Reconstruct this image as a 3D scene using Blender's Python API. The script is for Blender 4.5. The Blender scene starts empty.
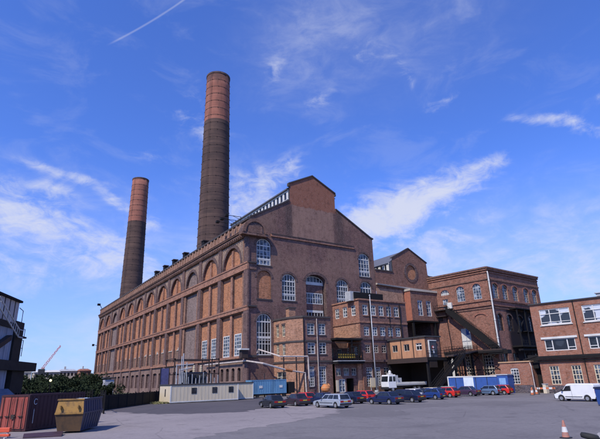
import bpy, bmesh, math, random
from mathutils import Vector, Matrix
from mathutils.geometry import tessellate_polygon
R = math.radians
PI = math.pi
rnd = random.Random(7)
SC = bpy.context.scene
COL = SC.collection

# ------------------------------------------------------------------ helpers
ORG = {}

class Fr:
    """vertical plane frame: origin, direction angle (deg ccw from +X), s sign of outward normal"""
    def __init__(s, o, ang, flip=1):
        s.o = Vector((o[0], o[1], o[2] if len(o) > 2 else 0.0))
        a = R(ang); s.u = Vector((math.cos(a), math.sin(a), 0)); s.n = Vector((s.u.y, -s.u.x, 0)) * flip
    def p(s, a, z, d=0.0):
        return s.o + s.u * a + s.n * d + Vector((0, 0, z))

W = Fr((0, 0, 0), 0)          # s=x, z=z, d=-y

EACH = {'post', 'coping', 'downpipe', 'pier', 'landing', 'support', 'foot', 'leg', 'handrail', 'panel_mullion', 'insulator', 'joint', 'label_panel', 'lock_rod', 'trailer_wheel', 'roof_stack', 'landing_rail', 'cable', 'side_strip', 'bumper'}
class MB:
    def __init__(s): s.v = []; s.f = []; s.m = []; s.single = False
    def face(s, pts, mi=0):
        k = len(s.v); s.v += [Vector(p) for p in pts]; s.f.append(tuple(range(k, k + len(pts)))); s.m.append(mi)
    def hull8(s, P, mi=0):
        k = len(s.v); s.v += [Vector(p) for p in P]
        for q in ((0, 3, 2, 1), (4, 5, 6, 7), (0, 1, 5, 4), (1, 2, 6, 5), (2, 3, 7, 6), (3, 0, 4, 7)):
            s.f.append(tuple(k + i for i in q)); s.m.append(mi)
    def box(s, fr, s0, s1, z0, z1, d0, d1, mi=0):
        s.hull8([fr.p(s0, z0, d0), fr.p(s1, z0, d0), fr.p(s1, z0, d1), fr.p(s0, z0, d1),
                 fr.p(s0, z1, d0), fr.p(s1, z1, d0), fr.p(s1, z1, d1), fr.p(s0, z1, d1)], mi)
    def bx(s, x0, x1, y0, y1, z0, z1, mi=0):
        s.hull8([(x0, y0, z0), (x1, y0, z0), (x1, y1, z0), (x0, y1, z0), (x0, y0, z1), (x1, y0, z1), (x1, y1, z1), (x0, y1, z1)], mi)
    def prism(s, fr, poly, d0, d1, mi=0, mc=None):
        a = [fr.p(x, z, d0) for x, z in poly]; b = [fr.p(x, z, d1) for x, z in poly]
        n = len(poly); k = len(s.v); s.v += a + b
        s.f.append(tuple(range(k, k + n))[::-1]); s.m.append(mi)
        s.f.append(tuple(range(k + n, k + 2 * n))); s.m.append(mi)
        for i in range(n):
            j = (i + 1) % n; s.f.append((k + i, k + j, k + n + j, k + n + i)); s.m.append(mi if mc is None else mc)
    def slab(s, poly, z0, z1, mi=0):
        k = len(s.v); n = len(poly)
        s.v += [Vector((x, y, z0)) for x, y in poly] + [Vector((x, y, z1)) for x, y in poly]
        s.f.append(tuple(range(k, k + n))[::-1]); s.m.append(mi)
        s.f.append(tuple(range(k + n, k + 2 * n))); s.m.append(mi)
        for i in range(n):
            j = (i + 1) % n; s.f.append((k + i, k + j, k + n + j, k + n + i)); s.m.append(mi)
    def tube(s, pts, r, n=8, mi=0, cap=True, r1=None):
        pts = [Vector(p) for p in pts]; N = len(pts); rings = []
        for i, p in enumerate(pts):
            t = (pts[min(i + 1, N - 1)] - pts[max(i - 1, 0)]).normalized()
            a = Vector((0, 0, 1)) if abs(t.z) < .9 else Vector((1, 0, 0))
            e1 = t.cross(a).normalized(); e2 = t.cross(e1)
            rr = r if r1 is None else r + (r1 - r) * i / (N - 1)
            k = len(s.v); s.v += [p + (e1 * math.cos(2 * PI * j / n) + e2 * math.sin(2 * PI * j / n)) * rr for j in range(n)]
            rings.append(k)
        for i in range(N - 1):
            a, b = rings[i], rings[i + 1]
            for j in range(n):
                q = (j + 1) % n; s.f.append((a + j, a + q, b + q, b + j)); s.m.append(mi)
        if cap:
            s.f.append(tuple(rings[0] + j for j in range(n))[::-1]); s.m.append(mi)
            s.f.append(tuple(rings[-1] + j for j in range(n))); s.m.append(mi)
    def disc(s, c, ax, r, th, n=20, mi=0):
        c = Vector(c); ax = Vector(ax).normalized(); s.tube([c - ax * th / 2, c + ax * th / 2], r, n, mi)
    def lathe(s, c, prof, n=32, mi=0, mf=None):
        k = len(s.v); c = Vector(c)
        for r, z in prof:
            s.v += [c + Vector((r * math.cos(2 * PI * j / n), r * math.sin(2 * PI * j / n), z)) for j in range(n)]
        for i in range(len(prof) - 1):
            for j in range(n):
                q = (j + 1) % n; s.f.append((k + i * n + j, k + i * n + q, k + (i + 1) * n + q, k + (i + 1) * n + j))
                s.m.append(mi if mf is None else mf(i))
    def ball(s, c, r, n=8, mi=0, sq=(1, 1, 1), jit=0):
        c = Vector(c); k = len(s.v); m = max(4, n // 2 + 1)
        for i in range(m + 1):
            t = PI * i / m
            for j in range(n):
                q = 2 * PI * j / n; w = 1 + jit * (rnd.random() - .5)
                s.v.append(c + Vector((math.sin(t) * math.cos(q) * r * sq[0] * w, math.sin(t) * math.sin(q) * r * sq[1] * w, math.cos(t) * r * sq[2] * w)))
        for i in range(m):
            for j in range(n):
                q = (j + 1) % n; s.f.append((k + i * n + j, k + (i + 1) * n + j, k + (i + 1) * n + q, k + i * n + q)); s.m.append(mi)
    def build_each(s, name, mats, parent):
        """one object per separate piece (pieces = faces that touch or whose boxes meet)"""
        par = list(range(len(s.v)))
        def fd(a):
            while par[a] != a: par[a] = par[par[a]]; a = par[a]
            return a
        for f in s.f:
            for i in f[1:]: par[fd(i)] = fd(f[0])
        box = {}
        for i, v in enumerate(s.v):
            r = fd(i); b = box.get(r)
            if b is None: box[r] = [v.x, v.x, v.y, v.y, v.z, v.z]
            else: b[0] = min(b[0], v.x); b[1] = max(b[1], v.x); b[2] = min(b[2], v.y); b[3] = max(b[3], v.y); b[4] = min(b[4], v.z); b[5] = max(b[5], v.z)
        ks = list(box); e = .03
        for i in range(len(ks)):
            A = box[ks[i]]
            for j in range(i + 1, len(ks)):
                B = box[ks[j]]
                if A[0] - e < B[1] and B[0] - e < A[1] and A[2] - e < B[3] and B[2] - e < A[3] and A[4] - e < B[5] and B[4] - e < A[5]: par[fd(ks[i])] = fd(ks[j])
        groups = {}
        for f, m in zip(s.f, s.m): groups.setdefault(fd(f[0]), []).append((f, m))
        for g in groups.values():
            q = MB(); q.single = True
            for f, m in g: q.face([s.v[i] for i in f], m)
            q.build(name, mats, parent)
    def build(s, name, mats, parent=None, label=None, smooth=False, bevel=0, org=None, kind=None):
        if name in EACH and parent is not None and not bevel and not s.single:
            s.build_each(name, mats, parent); return None
        if not isinstance(mats, (list, tuple)): mats = [mats]
        o3 = Vector((0, 0, 0))
        if org is not None: o3 = Vector(org)
        elif parent is not None:
            o3 = ORG.get(parent.name, Vector((0, 0, 0)))
        me = bpy.data.meshes.new(name); me.from_pydata([v - o3 for v in s.v], [], s.f)
        for m in mats: me.materials.append(m)
        if len(mats) > 1: me.polygons.foreach_set('material_index', s.m)
        if smooth: me.polygons.foreach_set('use_smooth', [True] * len(me.polygons))
        me.update(); me.validate()
        o = bpy.data.objects.new(name, me); COL.objects.link(o)
        if parent is not None:
            o.parent = parent; ORG[o.name] = o3
        elif org is not None:
            o.location = org; ORG[o.name] = o3
        if bevel:
            b = o.modifiers.new('bevel', 'BEVEL'); b.width = bevel; b.segments = 2; b.limit_method = 'ANGLE'; b.angle_limit = R(30)
        if label: o['label'] = label
        if kind: o['kind'] = kind
        return o

def tag(o, label=None, cat=None, group=None, kind=None):
    if label: o['label'] = label
    if cat: o['category'] = cat
    if group: o['group'] = group
    if kind: o['kind'] = kind
    return o

def thing(name, loc, label, cat, group=None, rz=0):
    o = bpy.data.objects.new(name, None); COL.objects.link(o); o.location = loc; o.rotation_euler = (0, 0, rz)
    ORG[o.name] = Vector(loc) if rz == 0 else Vector((0, 0, 0))
    return tag(o, label, cat, group)

def local_thing(name, label, cat, group=None):
    """a thing modelled round its own origin and moved into place afterwards"""
    o = bpy.data.objects.new(name, None); COL.objects.link(o); ORG[o.name] = Vector((0, 0, 0))
    return tag(o, label, cat, group)

def copy_tree(o, parent=None):
    c = o.copy(); COL.objects.link(c)
    if parent: c.parent = parent
    for ch in [x for x in SC.objects if x.parent == o]: copy_tree(ch, c)
    return c

def rect(s0, s1, z0, z1): return [(s0, z0), (s1, z0), (s1, z1), (s0, z1)]
def arch(s0, s1, z0, zs, rise, n=14):
    c = (s0 + s1) / 2; h = (s1 - s0) / 2
    return [(s0, z0), (s1, z0)] + [(c + h * math.cos(PI * i / n), zs + rise * math.sin(PI * i / n)) for i in range(n + 1)]
def circle(cx, cz, r, n=24, rz=None):
    rz = rz or r
    return [(cx + r * math.cos(2 * PI * i / n), cz + rz * math.sin(2 * PI * i / n)) for i in range(n)]

def wall(mb, fr, outline, holes=(), mi=0, depth=.45, rmi=None, d=0.0):
    loops = [outline] + list(holes)
    flat = [p for l in loops for p in l]
    tris = tessellate_polygon([[Vector((a, b, 0)) for a, b in l] for l in loops])
    k = len(mb.v); mb.v += [fr.p(a, z, d) for a, z in flat]
    for t in tris: mb.f.append((k + t[0], k + t[1], k + t[2])); mb.m.append(mi)
    for l in holes:
        n = len(l)
        for i in range(n):
            a, b = l[i], l[(i + 1) % n]
            mb.face([fr.p(*a, d), fr.p(*b, d), fr.p(*b, d - depth), fr.p(*a, d - depth)], mi if rmi is None else rmi)
def infill(mb, fr, poly, d, mi=0): mb.face([fr.p(a, z, d) for a, z in poly], mi)

def ring(mb, fr, poly, w, d0, d1, mi=0):
    """flat band w wide round the outside (w>0) or inside (w<0) of a convex-ish poly"""
    cx = sum(p[0] for p in poly) / len(poly); cz = sum(p[1] for p in poly) / len(poly)
    n = len(poly); out = []
    for i in range(n):
        a, b, c = poly[i - 1], poly[i], poly[(i + 1) % n]
        e1 = Vector((b[0] - a[0], b[1] - a[1])); e2 = Vector((c[0] - b[0], c[1] - b[1]))
        if e1.length < 1e-6: e1 = e2
        if e2.length < 1e-6: e2 = e1
        e1.normalize(); e2.normalize()
        n1 = Vector((e1.y, -e1.x)); n2 = Vector((e2.y, -e2.x)); m = (n1 + n2)
        m = m / max(.3, m.length_squared / 2)
        out.append((b[0] + m.x * w, b[1] + m.y * w))
    for i in range(n):
        j = (i + 1) % n
        A, B, Cc, D = poly[i], poly[j], out[j], out[i]
        mb.hull8([fr.p(*A, d0), fr.p(*B, d0), fr.p(*Cc, d0), fr.p(*D, d0), fr.p(*A, d1), fr.p(*B, d1), fr.p(*Cc, d1), fr.p(*D, d1)], mi)

def archband(mb, fr, c, hw, zs, rise, w, d0, d1, mi=0, n=14):
    for i in range(n):
        t0, t1 = PI * i / n, PI * (i + 1) / n
        P = []
        for d in (d0, d1):
            for t, k in ((t0, 0), (t1, 0), (t1, w), (t0, w)):
                P.append(fr.p(c + (hw + k) * math.cos(t), zs + (rise + k) * math.sin(t), d))
        mb.hull8(P, mi)

# ------------------------------------------------------------------ materials
MATS = {}
def newmat(name):
    m = bpy.data.materials.new(name); m.use_nodes = True
    nt = m.node_tree; b = nt.nodes['Principled BSDF']; MATS[name] = m
    return m, nt, b
def N(nt, t, **kw):
    n = nt.nodes.new(t)
    for k, v in kw.items():
        if k == 'inp':
            for a, b in v.items(): n.inputs[a].default_value = b
        else: setattr(n, k, v)
    return n
def L(nt, a, b): nt.links.new(a, b)
def mixc(nt, fac, a, b, mode='MIX'):
    n = nt.nodes.new('ShaderNodeMix'); n.data_type = 'RGBA'; n.blend_type = mode; n.clamp_factor = True
    for v, i in ((fac, 0), (a, 6), (b, 7)):
        if hasattr(v, 'links'): L(nt, v, n.inputs[i])
        elif v is not None: n.inputs[i].default_value = v if i == 0 else (*v, 1) if len(v) == 3 else v
    return n.outputs[2]
def math_(nt, op, a, b=None, c=None, clamp=False):
    n = nt.nodes.new('ShaderNodeMath'); n.operation = op; n.use_clamp = clamp
    for i, v in enumerate((a, b, c)):
        if v is None: continue
        if hasattr(v, 'links'): L(nt, v, n.inputs[i])
        else: n.inputs[i].default_value = v
    return n.outputs[0]
def ramp(nt, fac, a, b):
    n = nt.nodes.new('ShaderNodeMapRange'); n.interpolation_type = 'SMOOTHSTEP'
    L(nt, fac, n.inputs[0]); n.inputs[1].default_value = a; n.inputs[2].default_value = b
    return n.outputs[0]
def noise(nt, vec, scale, detail=4, rough=.55, sc3=None, dist=0):
    if sc3:
        mp = nt.nodes.new('ShaderNodeMapping'); L(nt, vec, mp.inputs[0]); mp.inputs[3].default_value = sc3; vec = mp.outputs[0]
    n = N(nt, 'ShaderNodeTexNoise', inp={'Scale': scale, 'Detail': detail, 'Roughness': rough, 'Distortion': dist})
    L(nt, vec, n.inputs['Vector']); return n.outputs['Fac']

def brick(name, c, c2=None, mortar=None, var=.35, soot=(.03, .025, .03), sootamt=.35, bump=.35, extra=None, last=None):
    m, nt, b = newmat(name)
    geo = N(nt, 'ShaderNodeNewGeometry'); pos = geo.outputs['Position']
    sep = N(nt, 'ShaderNodeSeparateXYZ'); L(nt, pos, sep.inputs[0])
    u = math_(nt, 'SUBTRACT', sep.outputs[0], sep.outputs[1])
    cmb = N(nt, 'ShaderNodeCombineXYZ'); L(nt, u, cmb.inputs[0]); L(nt, sep.outputs[2], cmb.inputs[1])
    bt = N(nt, 'ShaderNodeTexBrick', inp={'Scale': 1.0, 'Mortar Size': .018, 'Brick Width': .46, 'Row Height': .15, 'Bias': -.1, 'Mortar Smooth': .3})
    L(nt, cmb.outputs[0], bt.inputs['Vector'])
    c2 = c2 or tuple(x * .40 for x in c)
    c = tuple(x * 1.12 for x in c)
    mortar = mortar or tuple(min(1, x * .55 + .07) for x in c)
    bt.inputs['Color1'].default_value = (*c, 1); bt.inputs['Color2'].default_value = (*c2, 1); bt.inputs['Mortar'].default_value = (*mortar, 1)
    n1 = noise(nt, pos, .22, 6, .65); n2 = noise(nt, pos, 1.6, 5, .7); n3 = noise(nt, pos, .55, 5, .65, sc3=(1, 1, .16))
    col = mixc(nt, math_(nt, 'MULTIPLY', ramp(nt, n1, .35, .7), var), bt.outputs[0], tuple(x * .5 for x in c))
    col = mixc(nt, math_(nt, 'MULTIPLY', ramp(nt, n2, .45, .75), var * .8), col, tuple(min(1, x * 1.35 + .02) for x in c))
    col = mixc(nt, math_(nt, 'MULTIPLY', ramp(nt, n3, .45, .72), sootamt), col, soot)
    n5 = noise(nt, pos, .9, 8, .78); n6 = noise(nt, pos, 3.5, 3, .7, sc3=(.5, .5, 2.0))
    if extra: col = extra(nt, pos, sep, col)
    col = mixc(nt, math_(nt, 'MULTIPLY', ramp(nt, n5, .52, .68), .42), col, tuple(min(1, x * .8 + .10) for x in c))
    col = mixc(nt, math_(nt, 'MULTIPLY', ramp(nt, n5, .50, .34), .62), col, tuple(x * .22 for x in c))
    col = mixc(nt, math_(nt, 'MULTIPLY', ramp(nt, n6, .5, .75), .38), col, tuple(x * .35 for x in c))
    n8 = noise(nt, pos, 5.0, 3, .8, sc3=(.7, .7, 1.6))
    col = mixc(nt, math_(nt, 'MULTIPLY', ramp(nt, n8, .50, .62), .34), col, (.36, .27, .23))
    if last: col = last(nt, pos, sep, col)
    L(nt, col, b.inputs['Base Color']); b.inputs['Roughness'].default_value = .92; b.inputs['Specular IOR Level'].default_value = .2
    bp = N(nt, 'ShaderNodeBump', inp={'Strength': bump, 'Distance': .05}); L(nt, n2, bp.inputs['Height']); L(nt, bp.outputs[0], b.inputs['Normal'])
    return m

def plain(name, c, rough=.6, var=.2, metal=0, scale=1.5, spec=.4, dirt=None, streak=False, coat=0):
    m, nt, b = newmat(name)
    tc = N(nt, 'ShaderNodeNewGeometry').outputs['Position']
    n1 = noise(nt, tc, scale, 5, .65, sc3=(1, 1, .25) if streak else None)
    dc = dirt or tuple(x * .45 for x in c)
    col = mixc(nt, math_(nt, 'MULTIPLY', ramp(nt, n1, .4, .75), var * 2), c, dc)
    L(nt, col, b.inputs['Base Color']); b.inputs['Roughness'].default_value = rough; b.inputs['Metallic'].default_value = metal
    b.inputs['Specular IOR Level'].default_value = spec; b.inputs['Coat Weight'].default_value = coat
    return m

def band(nt, v, a, b, soft=.5):
    """1 between a and b with soft edges"""
    return math_(nt, 'MULTIPLY', ramp(nt, v, a - soft, a + soft), math_(nt, 'SUBTRACT', 1.0, ramp(nt, v, b - soft, b + soft)))

def gable_extra(nt, pos, sep, col):
    X, Z = sep.outputs[0], sep.outputs[2]
    run = noise(nt, pos, 1.4, 5, .7, sc3=(1, 1, .07)); big = noise(nt, pos, .09, 4, .6)
    col = mixc(nt, math_(nt, 'MULTIPLY', ramp(nt, run, .50, .66), .5), col, (.06, .04, .038))
    col = mixc(nt, math_(nt, 'MULTIPLY', ramp(nt, big, .45, .62), .35), col, (.30, .18, .13))
    nz = noise(nt, pos, .5, 8, .75); nzs = noise(nt, pos, 1.1, 6, .75, sc3=(1, 1, .22))
    Xw = math_(nt, 'ADD', X, math_(nt, 'MULTIPLY', math_(nt, 'SUBTRACT', nz, .5), 2.2))
    Zw = math_(nt, 'ADD', Z, math_(nt, 'MULTIPLY', math_(nt, 'SUBTRACT', nz, .5), 3.0))
    # pale washed area below the rebuilt top
    pale = math_(nt, 'MULTIPLY', band(nt, X, 12.1, 25.0, .12), band(nt, Zw, 36.4, 44.6, .15))
    pale = math_(nt, 'MULTIPLY', pale, math_(nt, 'ADD', -.15, math_(nt, 'MULTIPLY', nzs, 1.5)))
    col = mixc(nt, pale, col, (.30, .18, .135))
    # rebuilt top in newer red brick
    top = math_(nt, 'MULTIPLY', band(nt, X, 11.2, 26.1, .05), ramp(nt, Zw, 44.55, 44.65))
    col = mixc(nt, math_(nt, 'MULTIPLY', top, .9), col, (.25, .098, .06))
    # soot either side of it
    dk = math_(nt, 'MULTIPLY', math_(nt, 'ADD', band(nt, X, 10.2, 12.05, .7), band(nt, X, 25.4, 28.4, 1.1)), math_(nt, 'ADD', -.1, math_(nt, 'MULTIPLY', nzs, 2.0)))
    dk = math_(nt, 'MULTIPLY', math_(nt, 'MULTIPLY', dk, band(nt, Zw, 35.5, 45, 1.0)), .75)
    col = mixc(nt, dk, col, (.045, .032, .034))
    rr = math_(nt, 'MULTIPLY', band(nt, Xw, 1.0, 7.5, 1.2), band(nt, Zw, 37.0, 42.5, 1.0))
    col = mixc(nt, math_(nt, 'MULTIPLY', rr, .45), col, (.19, .115, .085))
    return col

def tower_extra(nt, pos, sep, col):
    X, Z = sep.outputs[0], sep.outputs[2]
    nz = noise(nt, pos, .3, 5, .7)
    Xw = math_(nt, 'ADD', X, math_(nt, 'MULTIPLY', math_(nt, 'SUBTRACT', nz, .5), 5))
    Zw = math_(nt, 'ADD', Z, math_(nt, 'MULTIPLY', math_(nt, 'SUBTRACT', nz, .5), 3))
    dk = math_(nt, 'MULTIPLY', band(nt, Xw, 68.0, 85.5, 1.5), math_(nt, 'SUBTRACT', 1.0, ramp(nt, Zw, 19.0, 20.2)))  # near-black zone low on the right face, with ragged edges
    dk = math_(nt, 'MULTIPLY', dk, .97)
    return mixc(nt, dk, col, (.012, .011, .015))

M = {}
M['panel'] = brick('panel_brick', (0.470, 0.191, 0.086), var=.32, sootamt=.2)
M['panel_dark'] = brick('sooty_panel_brick', (0.194, 0.109, 0.074), var=.4, sootamt=.5)
M['panel_grey'] = brick('grey_panel_brick', (.235, .165, .145), var=.4, sootamt=.35)
def plinth_extra(nt, pos, sep, col):
    f = math_(nt, 'SUBTRACT', 1.0, ramp(nt, sep.outputs[2], 7.6, 7.8))
    nz = noise(nt, pos, .4, 6, .7, sc3=(1, 1, .4))
    return mixc(nt, math_(nt, 'MULTIPLY', f, .8), col, mixc(nt, ramp(nt, nz, .35, .65), (.25, .175, .15), (.12, .085, .08)))
M['facade'] = brick('facade_brick', (0.301, 0.146, 0.086), var=.4, sootamt=.3, extra=plinth_extra)
M['pier'] = brick('pier_brick', (0.140, 0.076, 0.069), var=.4, sootamt=.4)
M['spandrel'] = brick('spandrel_brick', (0.320, 0.212, 0.155), var=.4, sootamt=.3)
M['string'] = brick('string_brick', (0.358, 0.165, 0.104), var=.3, sootamt=.3)
M['plinth'] = brick('plinth_brick', (0.183, 0.118, 0.115), var=.4, sootamt=.5)
M['cornice'] = brick('cornice_brick', (0.193, 0.097, 0.069), var=.4, sootamt=.5)
M['parapet'] = brick('parapet_brick', (.33, .175, .115), var=.4, sootamt=.35)
M['gable'] = brick('gable_brick', (0.180, 0.088, 0.075), var=.42, sootamt=.4, extra=gable_extra)
M['archd'] = brick('arch_brick', (.105, .058, .055), var=.3, sootamt=.4)
M['annex'] = brick('annex_brick', (0.415, 0.206, 0.123), var=.35, sootamt=.2)
M['annex_shaded'] = brick('annex_brick_shaded', (0.186, 0.089, 0.071), var=.35, sootamt=.35)  # annex brick copy, darkened for walls that catch less sun, plus soot
M['mid'] = brick('block_brick', (0.332, 0.142, 0.089), var=.35, sootamt=.32)
M['hall'] = brick('hall_brick', (0.231, 0.103, 0.071), var=.35, sootamt=.4)
M['hallpale'] = brick('hall_pale_brick', (.42, .235, .15), var=.35, sootamt=.25)
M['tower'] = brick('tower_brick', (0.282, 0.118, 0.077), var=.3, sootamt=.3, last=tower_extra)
M['office'] = brick('office_brick', (0.290, 0.116, 0.069), c2=(.24, .11, .075), var=.25, sootamt=.12)
M['redrub'] = brick('rubbed_red_brick', (.32, .12, .08), var=.3, sootamt=.2)
M['stone'] = plain('weathered_stone', (.52, .47, .44), .85, .25)
M['darkband'] = brick('blue_brick', (.085, .07, .085), var=.3, sootamt=.3)
M['white'] = plain('white_paint', (.60, .59, .56), .5, .2, scale=.7)
M['cream'] = plain('cream_paint', (.62, .53, .38), .5, .12, streak=True)
M['creamdk'] = plain('cream_trim', (.45, .40, .34), .5, .2)
M['slate'] = plain('slate_roof', (.12, .125, .15), .6, .25)
M['lead'] = plain('dark_felt_roof', (.045, .045, .05), .85, .2)
M['coping'] = plain('dark_coping', (.06, .05, .05), .8, .2)
M['black'] = plain('black_steel', (.015, .014, .015), .75, .2, spec=.15)
M['rusty'] = plain('rusty_dark_steel', (.045, .028, .024), .75, .4, scale=3, dirt=(.02, .018, .02))
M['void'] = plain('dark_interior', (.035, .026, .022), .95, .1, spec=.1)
M['pipe'] = plain('lagged_pipe', (.50, .44, .40), .6, .3, scale=2, dirt=(.22, .13, .08))
M['rust'] = plain('rust_patch', (.34, .12, .04), .8, .4, scale=4)
M['bandm'] = plain('dull_iron_band', (.075, .045, .038), .85, .4, scale=1.5)
M['steel'] = plain('galvanised_steel', (.42, .43, .45), .5, .25)
M['bluesheet'] = plain('blue_sheet', (.10, .10, .22), .6, .3)
M['tarp'] = plain('grey_corrugated_sheet', (.16, .18, .23), .7, .3)
M['clad'] = plain('grey_cladding', (.50, .45, .43), .7, .25, streak=True)
M['tyre'] = plain('tyre_rubber', (.02, .02, .02), .8, .1)
M['rim'] = plain('wheel_rim', (.45, .45, .47), .35, .2, metal=.6)
M['trim'] = plain('black_plastic', (.025, .025, .028), .5, .1)
M['orange'] = plain('orange_paint', (.50, .15, .06), .5, .3, scale=8)
M['yellow'] = plain('yellow_paint', (.30, .165, .04), .7, .5, scale=2.2, dirt=(.08, .05, .03))
M['yellowlow'] = plain('shaded_rusty_yellow_paint', (.105, .06, .03), .8, .5, scale=2.2, dirt=(.05, .035, .025))  # lower taper browned: underside shade put into the colour, along with rust
M['redcont'] = plain('faded_red_paint', (.30, .065, .05), .7, .45, scale=3.0, dirt=(.10, .035, .03), streak=True)
M['bluecont'] = plain('pale_blue_paint', (.11, .25, .40), .5, .25, scale=1.2, streak=True)
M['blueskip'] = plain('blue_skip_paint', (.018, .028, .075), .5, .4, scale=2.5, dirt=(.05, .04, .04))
M['bluedoor'] = plain('blue_hoarding_paint', (.035, .09, .30), .5, .2)
M['tank'] = plain('dark_grey_tank', (.05, .052, .06), .5, .2)
M['foliage_dark'] = plain('dark_foliage', (.018, .028, .014), .9, .5, scale=.8, spec=.1)
M['foliage'] = plain('green_foliage', (.03, .042, .02), .9, .5, scale=.8, spec=.1)
M['bark'] = plain('bark', (.07, .05, .035), .9, .3)
M['yellowrail'] = plain('yellow_rail_paint', (.40, .26, .03), .6, .3)
M['rubblem'] = plain('grey_rubble', (.28, .27, .28), .9, .3)

def glassmat(name, c=(.03, .035, .045), rough=.12, varc=(.16, .19, .24)):
    m, nt, b = newmat(name); g = N(nt, 'ShaderNodeNewGeometry').outputs['Position']
    n1 = noise(nt, g, .9, 2, .5)
    L(nt, mixc(nt, ramp(nt, n1, .5, .62), c, varc), b.inputs['Base Color'])
    b.inputs['Roughness'].default_value = rough; b.inputs['Specular IOR Level'].default_value = .5
    return m
M['glass'] = glassmat('window_glass')
M['glassdark'] = glassmat('dark_window_glass', (.012, .013, .018), .15, (.03, .035, .045))
M['glassblue'] = glassmat('sky_lit_glass', (.06, .08, .12), .1, (.30, .36, .46))
M['carglass'] = glassmat('car_glass', (.012, .014, .018), .06, (.02, .024, .03))
def blind(name):
    m, nt, b = newmat(name); g = N(nt, 'ShaderNodeNewGeometry').outputs['Position']
    n1 = noise(nt, g, .5, 2, .5)
    L(nt, mixc(nt, ramp(nt, n1, .46, .52), (.03, .035, .045), (.50, .53, .58)), b.inputs['Base Color']); b.inputs['Roughness'].default_value = .15
    return m
M['blind'] = blind('glass_with_blinds')

def chimneymat():
    m, nt, b = newmat('chimney_brick'); pos = N(nt, 'ShaderNodeNewGeometry').outputs['Position']
    sep = N(nt, 'ShaderNodeSeparateXYZ'); L(nt, pos, sep.inputs[0]); Z = sep.outputs[2]
    n1 = noise(nt, pos, .18, 6, .65); n2 = noise(nt, pos, 1.2, 5, .7); n3 = noise(nt, pos, .5, 5, .65, sc3=(1, 1, .12))
    # courses: fine horizontal layering
    w = noise(nt, pos, 1.0, 3, .6, sc3=(.05, .05, 2.2))
    base = mixc(nt, ramp(nt, n1, .35, .65), (.092, .058, .050), (.058, .040, .038))
    base = mixc(nt, math_(nt, 'MULTIPLY', ramp(nt, w, .4, .7), .5), base, (.15, .095, .075))
    red = mixc(nt, ramp(nt, n1, .35, .65), (.31, .125, .088), (.235, .095, .07))
    red = mixc(nt, math_(nt, 'MULTIPLY', ramp(nt, w, .4, .7), .45), red, (.38, .17, .125))
    thr = math_(nt, 'SUBTRACT', 91.0, math_(nt, 'MULTIPLY', ramp(nt, sep.outputs[1], 90, 91), 7.3))
    f = ramp(nt, math_(nt, 'SUBTRACT', Z, thr), -.1, .1)
    col = mixc(nt, f, base, red)
    top = ramp(nt, math_(nt, 'ADD', Z, math_(nt, 'MULTIPLY', n3, 4.0)), 108.0, 110.8)
    col = mixc(nt, math_(nt, 'MULTIPLY', top, .8), col, (.05, .032, .032))
    col = mixc(nt, math_(nt, 'MULTIPLY', ramp(nt, n3, .5, .75), .5), col, (.05, .035, .035))
    col = mixc(nt, math_(nt, 'MULTIPLY', ramp(nt, n2, .5, .8), .3), col, (.16, .09, .07))
    L(nt, col, b.inputs['Base Color']); b.inputs['Roughness'].default_value = .9; b.inputs['Specular IOR Level'].default_value = .2
    return m
M['chimney'] = chimneymat()

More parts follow.
